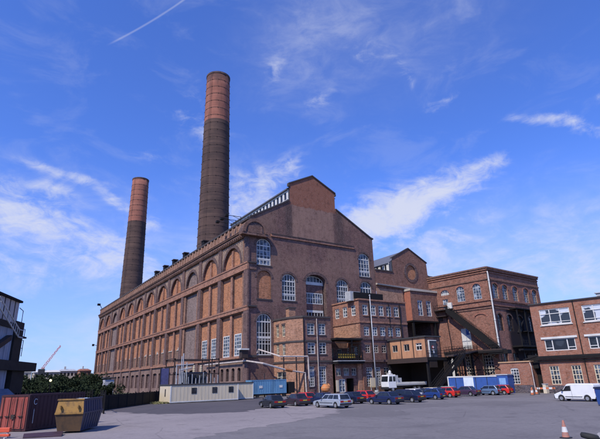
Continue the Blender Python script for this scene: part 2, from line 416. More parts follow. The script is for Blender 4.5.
def groundmat(name, c, dark, light, crack=True, patch=.5):
    m, nt, b = newmat(name); pos = N(nt, 'ShaderNodeNewGeometry').outputs['Position']
    n1 = noise(nt, pos, .07, 6, .6); n2 = noise(nt, pos, .5, 6, .7); n3 = noise(nt, pos, 12, 4, .7); n4 = noise(nt, pos, .18, 5, .65, dist=1.2)
    col = mixc(nt, math_(nt, 'MULTIPLY', ramp(nt, n1, .35, .65), patch), c, light)
    col = mixc(nt, math_(nt, 'MULTIPLY', ramp(nt, n4, .52, .70), patch), col, dark)
    col = mixc(nt, math_(nt, 'MULTIPLY', ramp(nt, n2, .5, .75), .35), col, dark)
    col = mixc(nt, math_(nt, 'MULTIPLY', n3, .35), col, tuple(x * .6 for x in c))
    # oil drips and old stains
    vo = N(nt, 'ShaderNodeTexVoronoi', inp={'Scale': .33, 'Randomness': 1.0}); mp = N(nt, 'ShaderNodeMapping', inp={3: (1, 1, 0)})
    L(nt, pos, mp.inputs[0]); L(nt, mp.outputs[0], vo.inputs['Vector'])
    st = math_(nt, 'SUBTRACT', 1.0, ramp(nt, math_(nt, 'ADD', vo.outputs['Distance'], math_(nt, 'MULTIPLY', n2, .22)), .16, .34))
    col = mixc(nt, math_(nt, 'MULTIPLY', st, .5), col, tuple(x * .45 for x in c))
    n9 = noise(nt, pos, 4.0, 6, .85); col = mixc(nt, math_(nt, 'MULTIPLY', ramp(nt, n9, .5, .66), .45), col, tuple(x * .5 for x in c)); col = mixc(nt, math_(nt, 'MULTIPLY', ramp(nt, n9, .48, .34), .4), col, light)
    if crack:
        mp2 = N(nt, 'ShaderNodeMapping', inp={3: (1, 1, 0)}); L(nt, pos, mp2.inputs[0])
        dn = N(nt, 'ShaderNodeTexNoise', inp={'Scale': .6, 'Detail': 6.0}); L(nt, mp2.outputs[0], dn.inputs['Vector'])
        mx = mixc(nt, .12, mp2.outputs[0], dn.outputs['Color'], 'LINEAR_LIGHT')
        v2 = N(nt, 'ShaderNodeTexVoronoi', feature='DISTANCE_TO_EDGE', inp={'Scale': .16}); L(nt, mx, v2.inputs['Vector'])
        ck = math_(nt, 'SUBTRACT', 1.0, ramp(nt, v2.outputs['Distance'], .002, .012))
        col = mixc(nt, math_(nt, 'MULTIPLY', ck, .32), col, tuple(x * .35 for x in c))
        v3 = N(nt, 'ShaderNodeTexVoronoi', inp={'Scale': .11}); L(nt, mp2.outputs[0], v3.inputs['Vector']); v3.distance = 'CHEBYCHEV'
        s3 = N(nt, 'ShaderNodeSeparateColor'); L(nt, v3.outputs['Color'], s3.inputs[0])
        col = mixc(nt, math_(nt, 'MULTIPLY', ramp(nt, s3.outputs[0], .55, .95), .45), col, tuple(x * .68 for x in c))
        n7 = noise(nt, pos, 2.2, 6, .75, sc3=(1, .35, 1)); col = mixc(nt, math_(nt, 'MULTIPLY', ramp(nt, n7, .5, .72), .35), col, light)
    L(nt, col, b.inputs['Base Color']); b.inputs['Roughness'].default_value = .88; b.inputs['Specular IOR Level'].default_value = .25
    bp = N(nt, 'ShaderNodeBump', inp={'Strength': .5, 'Distance': .03}); L(nt, n3, bp.inputs['Height']); L(nt, bp.outputs[0], b.inputs['Normal'])
    return m
M['asphalt'] = groundmat('yard_asphalt', (.158, .146, .152), (.088, .08, .088), (.225, .208, .212))
M['concrete'] = groundmat('yard_concrete', (.235, .208, .212), (.15, .132, .14), (.31, .275, .275), patch=.6)
M['tarmac'] = groundmat('fresh_tarmac', (.082, .074, .085), (.06, .054, .062), (.12, .11, .118))
M['scrub'] = groundmat('scrub_ground', (.05, .055, .03), (.025, .03, .02), (.12, .11, .06))

def paint(name, c, rough=.3, metal=.0):
    m, nt, b = newmat(name); g = N(nt, 'ShaderNodeTexCoord').outputs['Object']
    n1 = noise(nt, g, 1.3, 4, .6)
    L(nt, mixc(nt, math_(nt, 'MULTIPLY', ramp(nt, n1, .4, .8), .35), c, tuple(x * .6 + .03 for x in c)), b.inputs['Base Color'])
    b.inputs['Roughness'].default_value = rough; b.inputs['Metallic'].default_value = metal; b.inputs['Coat Weight'].default_value = .25; b.inputs['Coat Roughness'].default_value = .12
    return m
P = dict(black=paint('black_car_paint', (.018, .018, .025)), maroon=paint('dark_maroon_paint', (.035, .018, .028)), red=paint('red_car_paint', (.55, .025, .018)),
         silver=paint('silver_car_paint', (.42, .46, .52), .32, .35), navy=paint('navy_car_paint', (.008, .011, .035)), blue=paint('blue_car_paint', (.012, .02, .07)), bright=paint('bright_blue_car_paint', (.014, .04, .17)),
         white=paint('white_car_paint', (.72, .72, .72)), cream=paint('cream_car_paint', (.58, .53, .42)), purple=paint('dark_purple_car_paint', (.05, .028, .06)),
         steelblue=paint('steel_blue_car_paint', (.13, .20, .32), .3, .3), mint=paint('pale_green_car_paint', (.45, .55, .45)))
def emis(name, c, s):
    m, nt, b = newmat(name); b.inputs['Base Color'].default_value = (*c, 1); b.inputs['Emission Color'].default_value = (*c, 1); b.inputs['Emission Strength'].default_value = s; return m
M['redlens'] = plain('red_lens', (.30, .012, .01), .25, .1)
M['amber'] = plain('amber_lens', (.6, .18, .02), .25, .1)
M['headlamp'] = plain('lamp_glass', (.55, .57, .6), .15, .1)
M['plate_y'] = plain('yellow_number_plate', (.55, .38, .04), .5, .1)
M['lamp_on'] = emis('lit_lamp', (1.0, .85, .45), 2.5)

# ------------------------------------------------------------------ windows
def window(root, fr, s0, s1, z0, z1, nx=3, nz=4, rise=0, d=-.28, bar=.10, fw=.16, fm='white', gm='glass', name='window', transoms=(), open_=None):
    """rise: height of arched head above z1. frame mesh + pane sub-part"""
    poly = arch(s0, s1, z0, z1, rise) if rise else rect(s0, s1, z0, z1)
    mb = MB(); ring(mb, fr, poly, -fw, d - .05, d + .02)
    c = (s0 + s1) / 2; hw = (s1 - s0) / 2
    def top(s):
        return z1 + (rise * math.sqrt(max(0, 1 - ((s - c) / hw) ** 2)) if rise else 0)
    for i in range(1, nx):
        s = s0 + (s1 - s0) * i / nx; mb.box(fr, s - bar / 2, s + bar / 2, z0 + fw * .5, top(s) - fw * .5, d - .04, d + .012)
    for j in range(1, nz):
        z = z0 + (z1 - z0) * j / nz; mb.box(fr, s0 + fw * .5, s1 - fw * .5, z - bar / 2, z + bar / 2, d - .045, d + .008)
    if rise:
        mb.box(fr, s0 + fw * .5, s1 - fw * .5, z1 - bar, z1 + bar, d - .05, d + .03)
    for z, h in transoms: mb.box(fr, s0, s1, z - h / 2, z + h / 2, d - .05, d + .05)
    o = mb.build(name, M[fm], root)
    g = MB(); g.face([fr.p(a, z, d - .06) for a, z in poly]); g.build('pane', M[gm], o)
    return o

# ================================================================== SETTING
def sheet(name, poly, z, mat, sub=0):
    mb = MB(); mb.face([(x, y, z) for x, y in poly]); o = mb.build(name, mat); o['kind'] = 'structure'; return o
sheet('ground', [(-1500, -400), (1500, -400), (1500, 3000), (-1500, 3000)], -.012, M['scrub'])
sheet('yard_asphalt', [(-60, -130), (70, -130), (90, -40), (90, -4), (30, -4), (-6, -4), (-20, -6), (-48, -44)], -.004, M['asphalt'])
def wob(poly, a, n=6, seed=1):
    r = random.Random(seed); out = []
    for i in range(len(poly)):
        p, q = poly[i], poly[(i + 1) % len(poly)]
        for k in range(n):
            t = k / n; j = a if k else a * .4
            out.append((p[0] + (q[0] - p[0]) * t + (r.random() - .5) * j, p[1] + (q[1] - p[1]) * t + (r.random() - .5) * j))
    return out
sheet('concrete_apron', wob([(-52, -58), (-45.9, -52.2), (-34.5, -28), (-22.5, -40.5), (-13, -42), (-13.5, -48), (-19.2, -56.2), (-24.5, -60), (-33, -63.5), (-41, -68)], 1.3, 9, 3), .002, M['concrete'])
sheet('tarmac_patch', wob([(-34.2, -27.6), (-33.6, -33.5), (-31.6, -42.5), (-25.4, -46.8), (-19.8, -44.0), (-10.4, -27), (-3, -14), (-9, -7), (-21.3, -9.2)], 1.3, 9, 5), .006, M['tarmac'])

# ================================================================== POWER STATION
ps = thing('power_station', (0, 0, 0), 'huge brown brick power station with arcaded flank, orange blind panels and stepped gable', 'power station')
FA = Fr((0, 0), 90, -1)      # long flank: s = y, outward -x
FG = Fr((0, 0), 0)           # gable: s = x, outward -y
LEN = 163.2
GREY = (2, 9)
wl = MB(); st = MB(); pr = MB(); ab = MB(); sp_ = MB(); ce = MB(); si = MB()
cent = [8.6 + 13.4 * k for k in range(12)]
edges = [0] + [(cent[i] + cent[i + 1]) / 2 for i in range(11)] + [LEN]
win_jobs = []
for k, c in enumerate(cent):
    e0, e1 = edges[k], edges[k + 1]
    hw = 5.3 if k not in GREY else 4.7
    ai = hw - .55
    holes = []; fills = []
    ah = arch(c - ai, c + ai, 28.8, 28.95, ai + .1); holes.append(ah)
    fills.append((ah, 1 if k not in GREY else 4))
    if k in GREY:
        a = rect(c - 4.4, c + 4.4, 18.9, 26.8); b = rect(c - 4.4, c + 4.4, 8.7, 17.5)
        holes += [a, b]; fills += [(a, 4), (b, 4)]
    else:
        for sgn in (-1, 1):
            x0, x1 = (c - 5.6, c - .55) if sgn < 0 else (c + .55, c + 5.6)
            a = rect(x0, x1, 18.9, 26.8); holes.append(a); fills.append((a, 1))
            zb = 8.25 if k < 2 else 8.7
            b = rect(x0, x1, zb, 17.5); holes.append(b)
            if k < 2:
                fills.append((rect(x0, x1, 13.2, 17.5), 1)); fills.append((rect(x0, x1, zb, 13.2), 1))
                wc = (x0 + x1) / 2; win_jobs.append((wc - 1.8, wc + 1.8, 8.3, 13.15))
            else:
                fills.append((rect(x0, x1, 12.1, 17.5), 1)); fills.append((rect(x0, x1, zb, 12.1), 2))
                if rnd.random() < .7: si.box(FA, x0 + .5 + rnd.random(), x1 - .5 - rnd.random() * 1.5, 11.95, 12.2, -.5, -.34)
                if rnd.random() < .5: z_ = 12.2; a_0 = x0 + .6 + rnd.random() * 2; si.box(FA, a_0, a_0 + .8, z_, z_ + .4 + .5 * rnd.random(), -.5, -.4)
    # plinth openings
    n = 4 if k < 2 else 2
    for j in range(n):
        if k < 2: cc = c - 4.5 + j * 3.0; hwp = .75; pz = (3.0, 5.4)
        else: cc = c - 2.9 + j * 5.8; hwp = 1.9; pz = (1.6, 5.7)
        h = arch(cc - hwp, cc + hwp, pz[0], pz[1], .35); holes.append(h); fills.append((h, 5 if (k >= 2) else 6))
    wall(wl, FA, rect(e0, e1, 0, 39.2), holes, 0, .55, 3)
    for poly, mi in fills: infill(wl, FA, poly, -.5, mi)
    # spandrel tint above springing
    if k not in GREY:
        ce.box(FA, c - .38, c + .38, 28.9, 33.2, -.5, -.05)
        ce.box(FA, c - .52, c + .52, 8.7, 26.9, -.02, .05)
    archband(ab, FA, c, ai + .02, 28.95, ai + .12, .75, -.02, .16)
    # spandrel facing either side of the arch
    q = [(c - hw - .62, 28.7)] + [(c + (hw + .28) * math.cos(PI - PI * i / 12), 28.95 + (hw + .38) * math.sin(PI - PI * i / 12)) for i in range(13)] + [(c + hw + .62, 28.7), (c + hw + .62, 34.8), (c - hw - .62, 34.8)]
    tr = tessellate_polygon([[Vector((a, b, 0)) for a, b in q]])
    for t in tr: sp_.face([FA.p(*q[i], .05) for i in t])
for i, e in enumerate(edges):
    w = .95
    s0, s1 = e - w, e + w
    if i == 0: s0, s1 = -.28, 1.75
    if i == 12: s0, s1 = LEN - 1.7, LEN + .05
    pr.box(FA, s0, s1, 0, 34.9, -.1, .30)
wl.build('long_wall', [M['facade'], M['panel'], M['panel_dark'], M['pier'], M['panel_grey'], M['archd'], M['glassdark']], ps)
pr.build_each('pilaster', M['pier'], ps); sp_.build('arch_spandrels', M['spandrel'], ps); ce.build('panel_mullion', M['string'], ps); si.build('pale_sills', M['creamdk'], ps)
ab.build_each('arch_ring', M['archd'], ps)
for z0, z1, d in ((27.0, 28.4, .36), (28.4, 28.75, .50), (17.75, 18.5, .36), (18.5, 18.85, .48), (7.7, 8.2, .42)):
    st.box(FA, -.3, LEN + .1, z0, z1, -.05, d)
st.build_each('string_course', [M['string'], M['creamdk']], ps)
cn = MB()
for z0, z1, d in ((34.9, 35.4, .42), (35.4, 36.0, .75), (36.0, 36.3, 1.0)): cn.box(FA, -.9, LEN + .4, z0, z1, -.05, d)
cn.box(FA, -.95, LEN + .4, 36.3, 36.45, -.05, 1.12)
for s in range(0, 163): cn.box(FA, s + .3, s + .7, 35.0, 35.4, .4, .72)
cn.build('cornice', M['cornice'], ps)
pp = MB()
pp.box(FA, -.35, LEN + .1, 36.45, 38.4, -.4, .30); pp.box(FA, -.4, LEN + .15, 38.75, 39.2, -.5, .5, 1); pp.box(FA, -.36, LEN + .1, 38.4, 38.75, -.3, .18)
s = 3.0
while s < LEN - 1: pp.box(FA, s, s + .9, 36.45, 38.76, .28, .46); s += 2.23
pp.build('parapet', [M['parapet'], M['coping']], ps)
for s0, s1, z0, z1 in win_jobs:
    window(ps, FA, s0, s1, z0, z1, 3, 6, 0, -.36, .12, .22)
# pediment at the corner
pm = MB(); hd = [(1.1 + 3.0 * math.cos(PI * i / 14), 35.3 + 3.2 * math.sin(PI * i / 14)) for i in range(15)]
pm.prism(FG, hd, -1.4, 1.25, 0)
archband(pm, FG, 1.1, 2.5, 35.35, 2.7, .75, 1.2, 1.45, 1)
pm.box(FG, -2.3, 4.6, 34.75, 35.3, -.3, 1.3, 1); pm.box(FG, -.75, 2.9, 35.3, 37.0, 1.2, 1.34, 2)
pm.build('corner_pediment', [M['archd'], M['cornice'], M['cornice']], ps)
# gable wall
gw = MB()
prof = [(0, 0), (38.2, 0), (38.2, 39.0), (37.9, 39.2), (25.8, 45.8), (25.8, 50.4), (18.65, 53.9), (11.5, 50.35), (11.5, 45.7), (.5, 39.5), (0, 39.2)]
G_h = dict(U1=(2.1, 5.95, 28.3, 33.0, 1.7), B1=(2.2, 5.95, 20.5, 25.3, 1.7), G1=(2.15, 5.95, 8.2, 15.4, 1.8), M1=(8.85, 12.7, 20.5, 25.1, 1.75),
           M2=(24.9, 28.75, 20.5, 25.1, 1.75), U2=(32.75, 36.65, 28.3, 33.0, 1.7), N2=(32.8, 36.65, 19.5, 25.3, 1.7))
holes = [arch(*v) for v in G_h.values()]
RC = arch(15.6, 21.6, 11.0, 25.6, 1.75); holes.append(RC)
wall(gw, FG, prof, holes, 0, .5, 1)
infill(gw, FG, arch(*G_h['B1']), -.3, 2)
gw.prism(FG, RC, -1.6, -1.5, 1)
# deep reveals of the centre recess
for i in range(len(RC)):
    a, b = RC[i], RC[(i + 1) % len(RC)]; gw.face([FG.p(*a, -.5), FG.p(*b, -.5), FG.p(*b, -1.55), FG.p(*a, -1.55)], 1)
gw.box(FG, 15.9, 21.3, 18.9, 20.3, -1.5, -1.1, 0); gw.box(FG, 15.9, 21.3, 23.1, 25.0, -1.5, -1.1, 0); gw.box(FG, 15.9, 21.3, 11, 16.9, -1.5, -1.1, 0)
gw.build('gable_wall', [M['gable'], M['archd'], M['panel']], ps)
for k in ('U1', 'M1', 'M2', 'U2', 'N2'):
    v = G_h[k]; window(ps, FG, v[0] + .02, v[1] - .02, v[2] + .02, v[3], 4 if k[0] != 'M' else 5, 4, v[4] - .02, -.3, .13, .2, gm='glass' if k[0] == 'U' else 'glassdark', transoms=((v[2] + 1.5, .3),))
v = G_h['G1']; window(ps, FG, v[0] + .02, v[1] - .02, v[2] + .02, v[3], 5, 3, v[4] - .02, -.3, .13, .2, gm='glassdark', transoms=((12.0, .5), (11.4, .12)))
window(ps, FG, 15.7, 21.5, 25.05, 25.62, 6, 1, 1.6, -1.2, .13, .2, gm='glassdark', transoms=((25.35, .75),))
window(ps, FG, 16.0, 21.2, 20.3, 23.0, 7, 2, 0, -1.1, .12, .2, gm='glass')
window(ps, FG, 16.0, 21.2, 16.9, 18.8, 6, 1, 0, -1.1, .12, .2, gm='glassdark', transoms=((18.5, .55),))
ga = MB()
for k, v in G_h.items():
    archband(ga, FG, (v[0] + v[1]) / 2, (v[1] - v[0]) / 2 + .02, v[3], v[4] + .02, .55, -.03, .07)
    ga.box(FG, v[0] - .2, v[1] + .2, v[2] - .3, v[2] - .02, -.05, .12, 1)
archband(ga, FG, 18.6, 3.02, 25.6, 1.77, .7, -.03, .07)
ga.build_each('window_arch', [M['archd'], M['coping']], ps)
sc_ = MB(); sc_.box(FG, 5.9, 31.4, 35.5, 36.1, -.05, .28, 0); sc_.box(FG, 5.95, 31.3, 36.1, 36.25, -.05, .4, 1)
sc_.box(FG, -.28, 2.0, 28.4, 28.75, -.05, .5, 1); sc_.box(FG, -.28, 2.0, 27.0, 28.4, -.05, .2, 2); sc_.box(FG, -.28, 2.0, 18.5, 18.85, -.05, .5, 1); sc_.box(FG, -.28, 2.0, 7.7, 8.2, -.05, .4, 1)
sc_.build_each('gable_string_course', [M['string'], M['coping'], M['gable']], ps)
cp = MB()
def coping(mb, fr, pts, th, d0, d1, mi=0):
    for a, b in zip(pts[:-1], pts[1:]):
        mb.hull8([fr.p(a[0], a[1], d0), fr.p(b[0], b[1], d0), fr.p(b[0], b[1], d1), fr.p(a[0], a[1], d1),
                  fr.p(a[0], a[1] + th, d0), fr.p(b[0], b[1] + th, d0), fr.p(b[0], b[1] + th, d1), fr.p(a[0], a[1] + th, d1)], mi)
coping(cp, FG, [(.3, 39.42), (11.3, 45.6)], .35, -.6, .22)
coping(cp, FG, [(11.2, 50.2), (18.65, 53.88), (26.1, 50.25)], .32, -.6, .22)
coping(cp, FG, [(26.0, 45.7), (37.7, 39.3), (38.5, 39.1)], .35, -.6, .22)
cp.box(FG, 11.1, 11.45, 49.6, 50.2, -.5, .2); cp.box(FG, 25.85, 26.2, 49.6, 50.2, -.5, .2)
cp.build_each('coping', M['coping'], ps)
# rest of the envelope
ev = MB()
ev.face([(38.2, 0, 0), (38.2, LEN, 0), (38.2, LEN, 39), (38.2, 0, 39)])
ev.face([(x, LEN, z) for x, z in prof])
ev.build('rear_walls', M['gable'], ps)
rf = MB()
rf.face([(.4, .3, 39.0), (11.5, .3, 45.5), (11.5, 34, 45.5), (.4, 34, 39.0)]); rf.face([(38, .3, 38.9), (38, 34, 38.9), (25.8, 34, 45.6), (25.8, .3, 45.6)])
rf.face([(.4, 34, 38.4), (18.6, 34, 43.0), (18.6, LEN, 43.0), (.4, LEN, 38.4)]); rf.face([(38, 34, 38.4), (18.6, 34, 43.0), (18.6, LEN, 43.0), (38, LEN, 38.4)])
rf.face([(.4, 34, 38.4), (.4, 34, 39.0), (11.5, 34, 45.5), (11.5, 34, 49.1), (18.65, 34, 52.4), (25.8, 34, 49.1), (25.8, 34, 45.6), (38, 34, 38.9), (38, 34, 38.4)])
CLE = 34.0
rf.bx(11.2, 11.45, .5, CLE, 45.2, 46.2); rf.bx(25.85, 26.1, .5, CLE, 45.2, 46.3)
rf.bx(10.9, 11.6, .4, CLE, 48.8, 49.1)
rf.face([(10.9, .3, 49.11), (18.65, .3, 52.4), (18.65, 34.2, 52.4), (10.9, 34.2, 49.11)]); rf.face([(26.4, .3, 49.1), (26.4, 34.2, 49.1), (18.65, 34.2, 52.4), (18.65, .3, 52.4)])
rf.face([(11.5, .45, 39), (25.8, .45, 39), (25.8, .45, 50.3), (18.65, .45, 53.7), (11.5, .45, 50.3)])
ro = rf.build('roof', M['slate'], ps)
FC = Fr((11.45, 0), 90, -1)
cl = MB(); clg = MB()
clg.face([FC.p(.5, 46.3, -.1), FC.p(CLE, 46.3, -.1), FC.p(CLE, 48.8, -.1), FC.p(.5, 48.8, -.1)])
s = .6
while s < CLE - 1:
    cl.box(FC, s, s + .8, 46.2, 48.8, -.08, .06); s += 1.9
cl.box(FC, .5, CLE, 48.4, 48.82, -.08, .07); cl.box(FC, .5, CLE, 46.2, 46.45, -.08, .07)
clo = cl.build('clerestory', M['white'], ro); clg.build('clerestory_glass', M['glassdark'], ps)

# chimneys
def chimney(x, y, label, H1=110.6):
    t = thing('chimney', (x, y, 0), label, 'chimney', 'twin brick chimneys of the power station')
    r0, r1 = 5.85, 4.22
    rr = lambda z: r0 + (r1 - r0) * z / H1
    mb = MB(); mb.lathe((x, y, 0), [(rr(z), z) for z in [i * H1 / 22 for i in range(23)]] + [(r1 - .5, H1), (r1 - .5, H1 - 6)], 64)
    o = mb.build('shaft', M['chimney'], t, smooth=False)
    for p in o.data.polygons: p.use_smooth = True
    z = 4.0; bn = MB()
    while z < H1 - 3:
        bn.lathe((x, y, 0), [(rr(z) - .02, z - .07), (rr(z) + .045, z - .07), (rr(z) + .045, z + .07), (rr(z) - .02, z + .07)], 64)
        for j in range(12):
            a = 2 * PI * (j + .3) / 12; q = Vector((x + math.cos(a) * (rr(z) + .1), y + math.sin(a) * (rr(z) + .1), z))
            bn.ball(q, .13, 6)
        z += 2.95
    bn.build_each('iron_band', M['bandm'], t)
    cp_ = MB(); cp_.lathe((x, y, 0), [(r1 + .02, H1 - .7), (r1 + .16, H1 - .6), (r1 + .16, H1 + .05), (r1 - .55, H1 + .06)], 64); cp_.build('cap', M['archd'], t)
    ld = MB(); a = R(215)
    ex = Vector((math.cos(a), math.sin(a), 0)); ey = Vector((-ex.y, ex.x, 0)); c0 = Vector((x, y, 0))
    for sg in (-.25, .25): ld.tube([c0 + ex * (r0 + .25) + ey * sg + Vector((0, 0, 30)), c0 + ex * (r1 + .25) + ey * sg + Vector((0, 0, H1))], .04, 5)
    ld.build('ladder', M['rusty'], t)
    return t
chimney(11, 47.3, 'nearer and taller-looking brick chimney with red top, rising behind the long roof')
chimney(11, 151.0, 'farther brick chimney with red top, at the left end of the long building', 108.4)
# roof ventilators on the parapet
def roof_vent(y, lab):
    t = thing('roof_vent', (1.0, y, 39.2), lab, 'roof vent', 'small black vents along the long parapet')
    m = MB(); m.bx(.3, 1.5, y - .8, y + .8, 39.0, 41.0); m.build('housing', M['black'], t)
    m = MB(); m.bx(.1, 1.8, y - 1.0, y + 1.0, 41.0, 41.3); m.build('cowl', M['rusty'], t)
for y, lab in ((73.8, 'small black roof vent on the parapet, leftmost of the group'),
               (64.0, 'small black roof vent on the parapet, second from the left of the group'),
               (54.6, 'small black roof vent on the parapet, third from the left, under the tall chimney edge'),
               (44.6, 'small black roof vent on the parapet, fourth from the left, before the tall chimney'),
               (29.2, 'small black roof vent on the parapet, nearest the gable end')):
    roof_vent(y, lab)
for y, z, lab in ((9.5, 39.2, 'lowest of the three floodlights on arms above the parapet corner'), (6.9, 39.2, 'middle one of three floodlights on outrigger arms above the parapet corner'), (4.2, 39.3, 'topmost floodlight on an outrigger arm above the parapet corner')):
    t = thing('floodlight', (0, y, z), lab, 'floodlight', 'floodlights at the parapet corner')
    m = MB(); m.tube([(0, y, z), (0, y, z + 1.5)], .07, 6); m.tube([(0, y, z + 1.4), (-3.2, y + 1.0, z + 1.7)], .07, 6); m.tube([(0, y, z + .7), (-1.8, y + .5, z + 1.5)], .05, 6); m.build('bracket', M['black'], t)
    m = MB(); m.bx(-3.7, -2.9, y + .6, y + 1.4, z + 1.3, z + 1.9); m.build('lamp', M['black'], t, bevel=.05)
t = thing('aerial', (0.5, LEN - .5, 39.2), 'small black bracket aerial on the far end of the parapet', 'aerial')
m = MB(); m.tube([(0.5, LEN - .5, 39.2), (-1.0, LEN - .2, 42.0)], .16, 6); m.build('mast', M['black'], t); m = MB(); m.bx(-2.0, -.6, LEN - .7, LEN + .4, 41.2, 42.2); m.build('head', M['black'], t)
t = thing('wall_lamp', (0, LEN, 22), 'small dark lamp bracket projecting from the far left edge of the long flank', 'lamp')
m = MB(); m.tube([(-.2, LEN - .5, 21.5), (-1.7, LEN, 22)], .12, 6); m.build('arm', M['black'], t); m = MB(); m.bx(-2.4, -1.5, LEN - .5, LEN + .4, 21.3, 22.3); m.build('lamp', M['black'], t)

# ================================================================== TURBINE HALL (round panel gable)
th = thing('turbine_hall', (38, 0, 0), 'brown brick hall with pointed gable and big round brick panel beside the main gable', 'hall')
FH = Fr((0, 0), 0)
h = MB()
hp = [(38.25, 0), (61.3, 0), (61.3, 30.3), (59.0, 31.0), (58.85, 34.6), (51.8, 38.2), (45.0, 34.6), (45.0, 30.8), (38.25, 30.6)]
door_h = rect(41, 47.3, 13.3, 17.6); void_h = rect(40.5, 57.8, .02, 17.4)
circ = circle(52.1, 31.1, 1.95, 28, 2.1)
wn = rect(45.2, 46.6, 22.3, 24.6)
wall(h, FH, hp, [circ, void_h, wn], 0, .5, 1)
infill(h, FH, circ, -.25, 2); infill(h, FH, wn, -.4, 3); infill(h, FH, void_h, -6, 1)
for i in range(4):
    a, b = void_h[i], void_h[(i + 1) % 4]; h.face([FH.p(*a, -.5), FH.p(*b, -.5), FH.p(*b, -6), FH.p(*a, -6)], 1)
h.box(FH, 38.3, 48.0, 18.0, 25.6, -.05, .12, 4)
h.build('front_wall', [M['hall'], M['archd'], M['panel'], M['void'], M['hallpale']], th)
r_ = MB(); ring(r_, FH, circle(52.1, 31.1, 1.97, 28, 2.12), .75, -.05, .14); r_.build('round_panel_surround', M['archd'], th)
c_ = MB(); coping(c_, FH, [(44.8, 34.5), (51.8, 38.15), (59.1, 34.5)], .3, -.5, .2); c_.box(FH, 38.3, 44.95, 30.55, 30.85, -.5, .2); c_.box(FH, 59.0, 61.3, 30.45, 30.75, -.5, .2)
c_.build('coping', M['coping'], th)
c_ = MB()
c_.hull8([FH.p(38.3, 26.5, -.05), FH.p(60.8, 25.7, -.05), FH.p(60.8, 25.7, .6), FH.p(38.3, 26.5, .6), FH.p(38.3, 27.0, -.05), FH.p(60.8, 26.4, -.05), FH.p(60.8, 26.25, .7), FH.p(38.3, 26.8, .7)])
c_.build('pale_coping', M['creamdk'], th)
window(th, FH, 45.25, 46.5, 22.4, 24.5, 1, 1, 0, -.3)
# projecting bay with two tall windows over the dark loading void
bay = MB(); Fb = Fr((0, -2.3), 0)
wb = [rect(51.0, 53.0, 18.6, 22.9), rect(54.4, 56.4, 18.6, 22.9)]
wall(bay, Fb, rect(48.5, 59.4, 17.3, 25.3), wb, 0, .3)
bay.face([(48.5, -2.3, 17.3), (48.5, -.02, 17.3), (48.5, -.02, 25.3), (48.5, -2.3, 25.3)], 1)
bay.bx(48.4, 59.4, -2.35, -.1, 16.9, 17.3, 2); bay.bx(48.3, 59.5, -2.6, -.02, 25.3, 25.9, 3)
bay.build('projecting_bay', [M['hall'], plain('sunlit_bay_side', (.34, .125, .08), .8, .25), M['black'], M['creamdk']], th)  # bay side coloured brighter than its front to carry the sun
for x0, x1 in ((51.0, 53.0), (54.4, 56.4)): window(th, Fb, x0, x1, 18.6, 22.9, 2, 4, 0, -.2, .1, .2, gm='glassblue')
lg = MB()
for x in (48.9, 57.4): lg.bx(x - .25, x + .25, -2.2, -1.7, 0, 16.9)
lg.bx(48.9, 57.4, -2.1, -1.8, 13.0, 13.4)
lg.build_each('steel_post', M['black'], th)
rr_ = MB()
rr_.face([(43.6, .3, 33.1), (51.8, .3, 37.9), (51.8, 90, 37.9), (43.6, 90, 33.1)]); rr_.face([(58.7, .3, 34.4), (58.7, 90, 34.4), (51.8, 90, 37.9), (51.8, .3, 37.9)])
rr_.face([(38.3, .2, 30.6), (44.0, .2, 30.9), (44.0, 90, 30.9), (38.3, 90, 30.6)])
rr_.face([(44.0, .34, 30.8), (45.3, .34, 30.8), (45.3, .34, 34.0), (44.0, .34, 33.25)])
rr_.face([(58.7, 0.3, 30), (58.7, 90, 30), (58.7, 90, 34.4), (58.7, .3, 34.4)])
ro = rr_.build('roof', M['slate'], th)
g_ = MB(); FCl = Fr((44.0, 0), 90, -1); g_.face([FCl.p(.2, 30.9, 0), FCl.p(90, 30.9, 0), FCl.p(90, 33.2, 0), FCl.p(.2, 33.2, 0)]); g_.build('clerestory_glass', M['glassdark'], ro)
g_ = MB()
for i in range(50): g_.box(FCl, .3 + i * 1.7, 1.3 + i * 1.7, 31.0, 33.2, -.05, .08)
g_.box(FCl, .2, 88, 32.9, 33.25, -.05, .1)
g_.build('clerestory', M['white'], ro)

# ================================================================== LEFT ANNEX
an = thing('brick_annex', (6.5, -.1, 0), 'three-storey brick annex with a chamfered corner, built against the left of the gable', 'annex')
def annex_face(mb, fr, L_, H_, holes, mi): wall(mb, fr, rect(0, L_, 0, H_), holes, mi, .3)
p0, p1, p2, p3 = (6.5, 0), (7.1, -5.0), (8.9, -8.3), (15.95, -8.7)
def frame2(a, b):
    dx, dy = b[0] - a[0], b[1] - a[1]; f = Fr(a, math.degrees(math.atan2(dy, dx))); return f, math.hypot(dx, dy)
f1, l1 = frame2(p0, p1); f2, l2 = frame2(p1, p2); f3, l3 = frame2(p2, p3)
HA = 15.6
a_ = MB()
w1 = [rect(.9, 1.9, z, z + 2.5) for z in (11.9, 7.9)] + [rect(3.0, 4.1, z, z + 2.5) for z in (11.9, 7.9)] + [rect(1.0, 4.2, 1.4, 4.6)]
annex_face(a_, f1, l1, HA, w1, 0); annex_face(a_, f2, l2, HA, [], 0)
w3 = [rect(1.0, 2.9, z, z + 2.4) for z in (12.0, 8.0)] + [rect(3.9, 5.7, z, z + 2.4) for z in (12.0, 8.0)] + [rect(1.1, 2.5, 1.5, 5.5), rect(3.7, 5.4, 1.5, 5.5)]
annex_face(a_, f3, l3, HA, w3, 1)
f4 = Fr(p3, 90); wall(a_, f4, rect(0, 8.7, 0, HA), [], 1)
a_.build('walls', [M['annex'], M['annex_shaded']], an)
for w in w1: window(an, f1, w[0][0], w[1][0], w[0][1], w[2][1], 2, 3, 0, -.18, .09, .14, fm='cream', gm='glass')
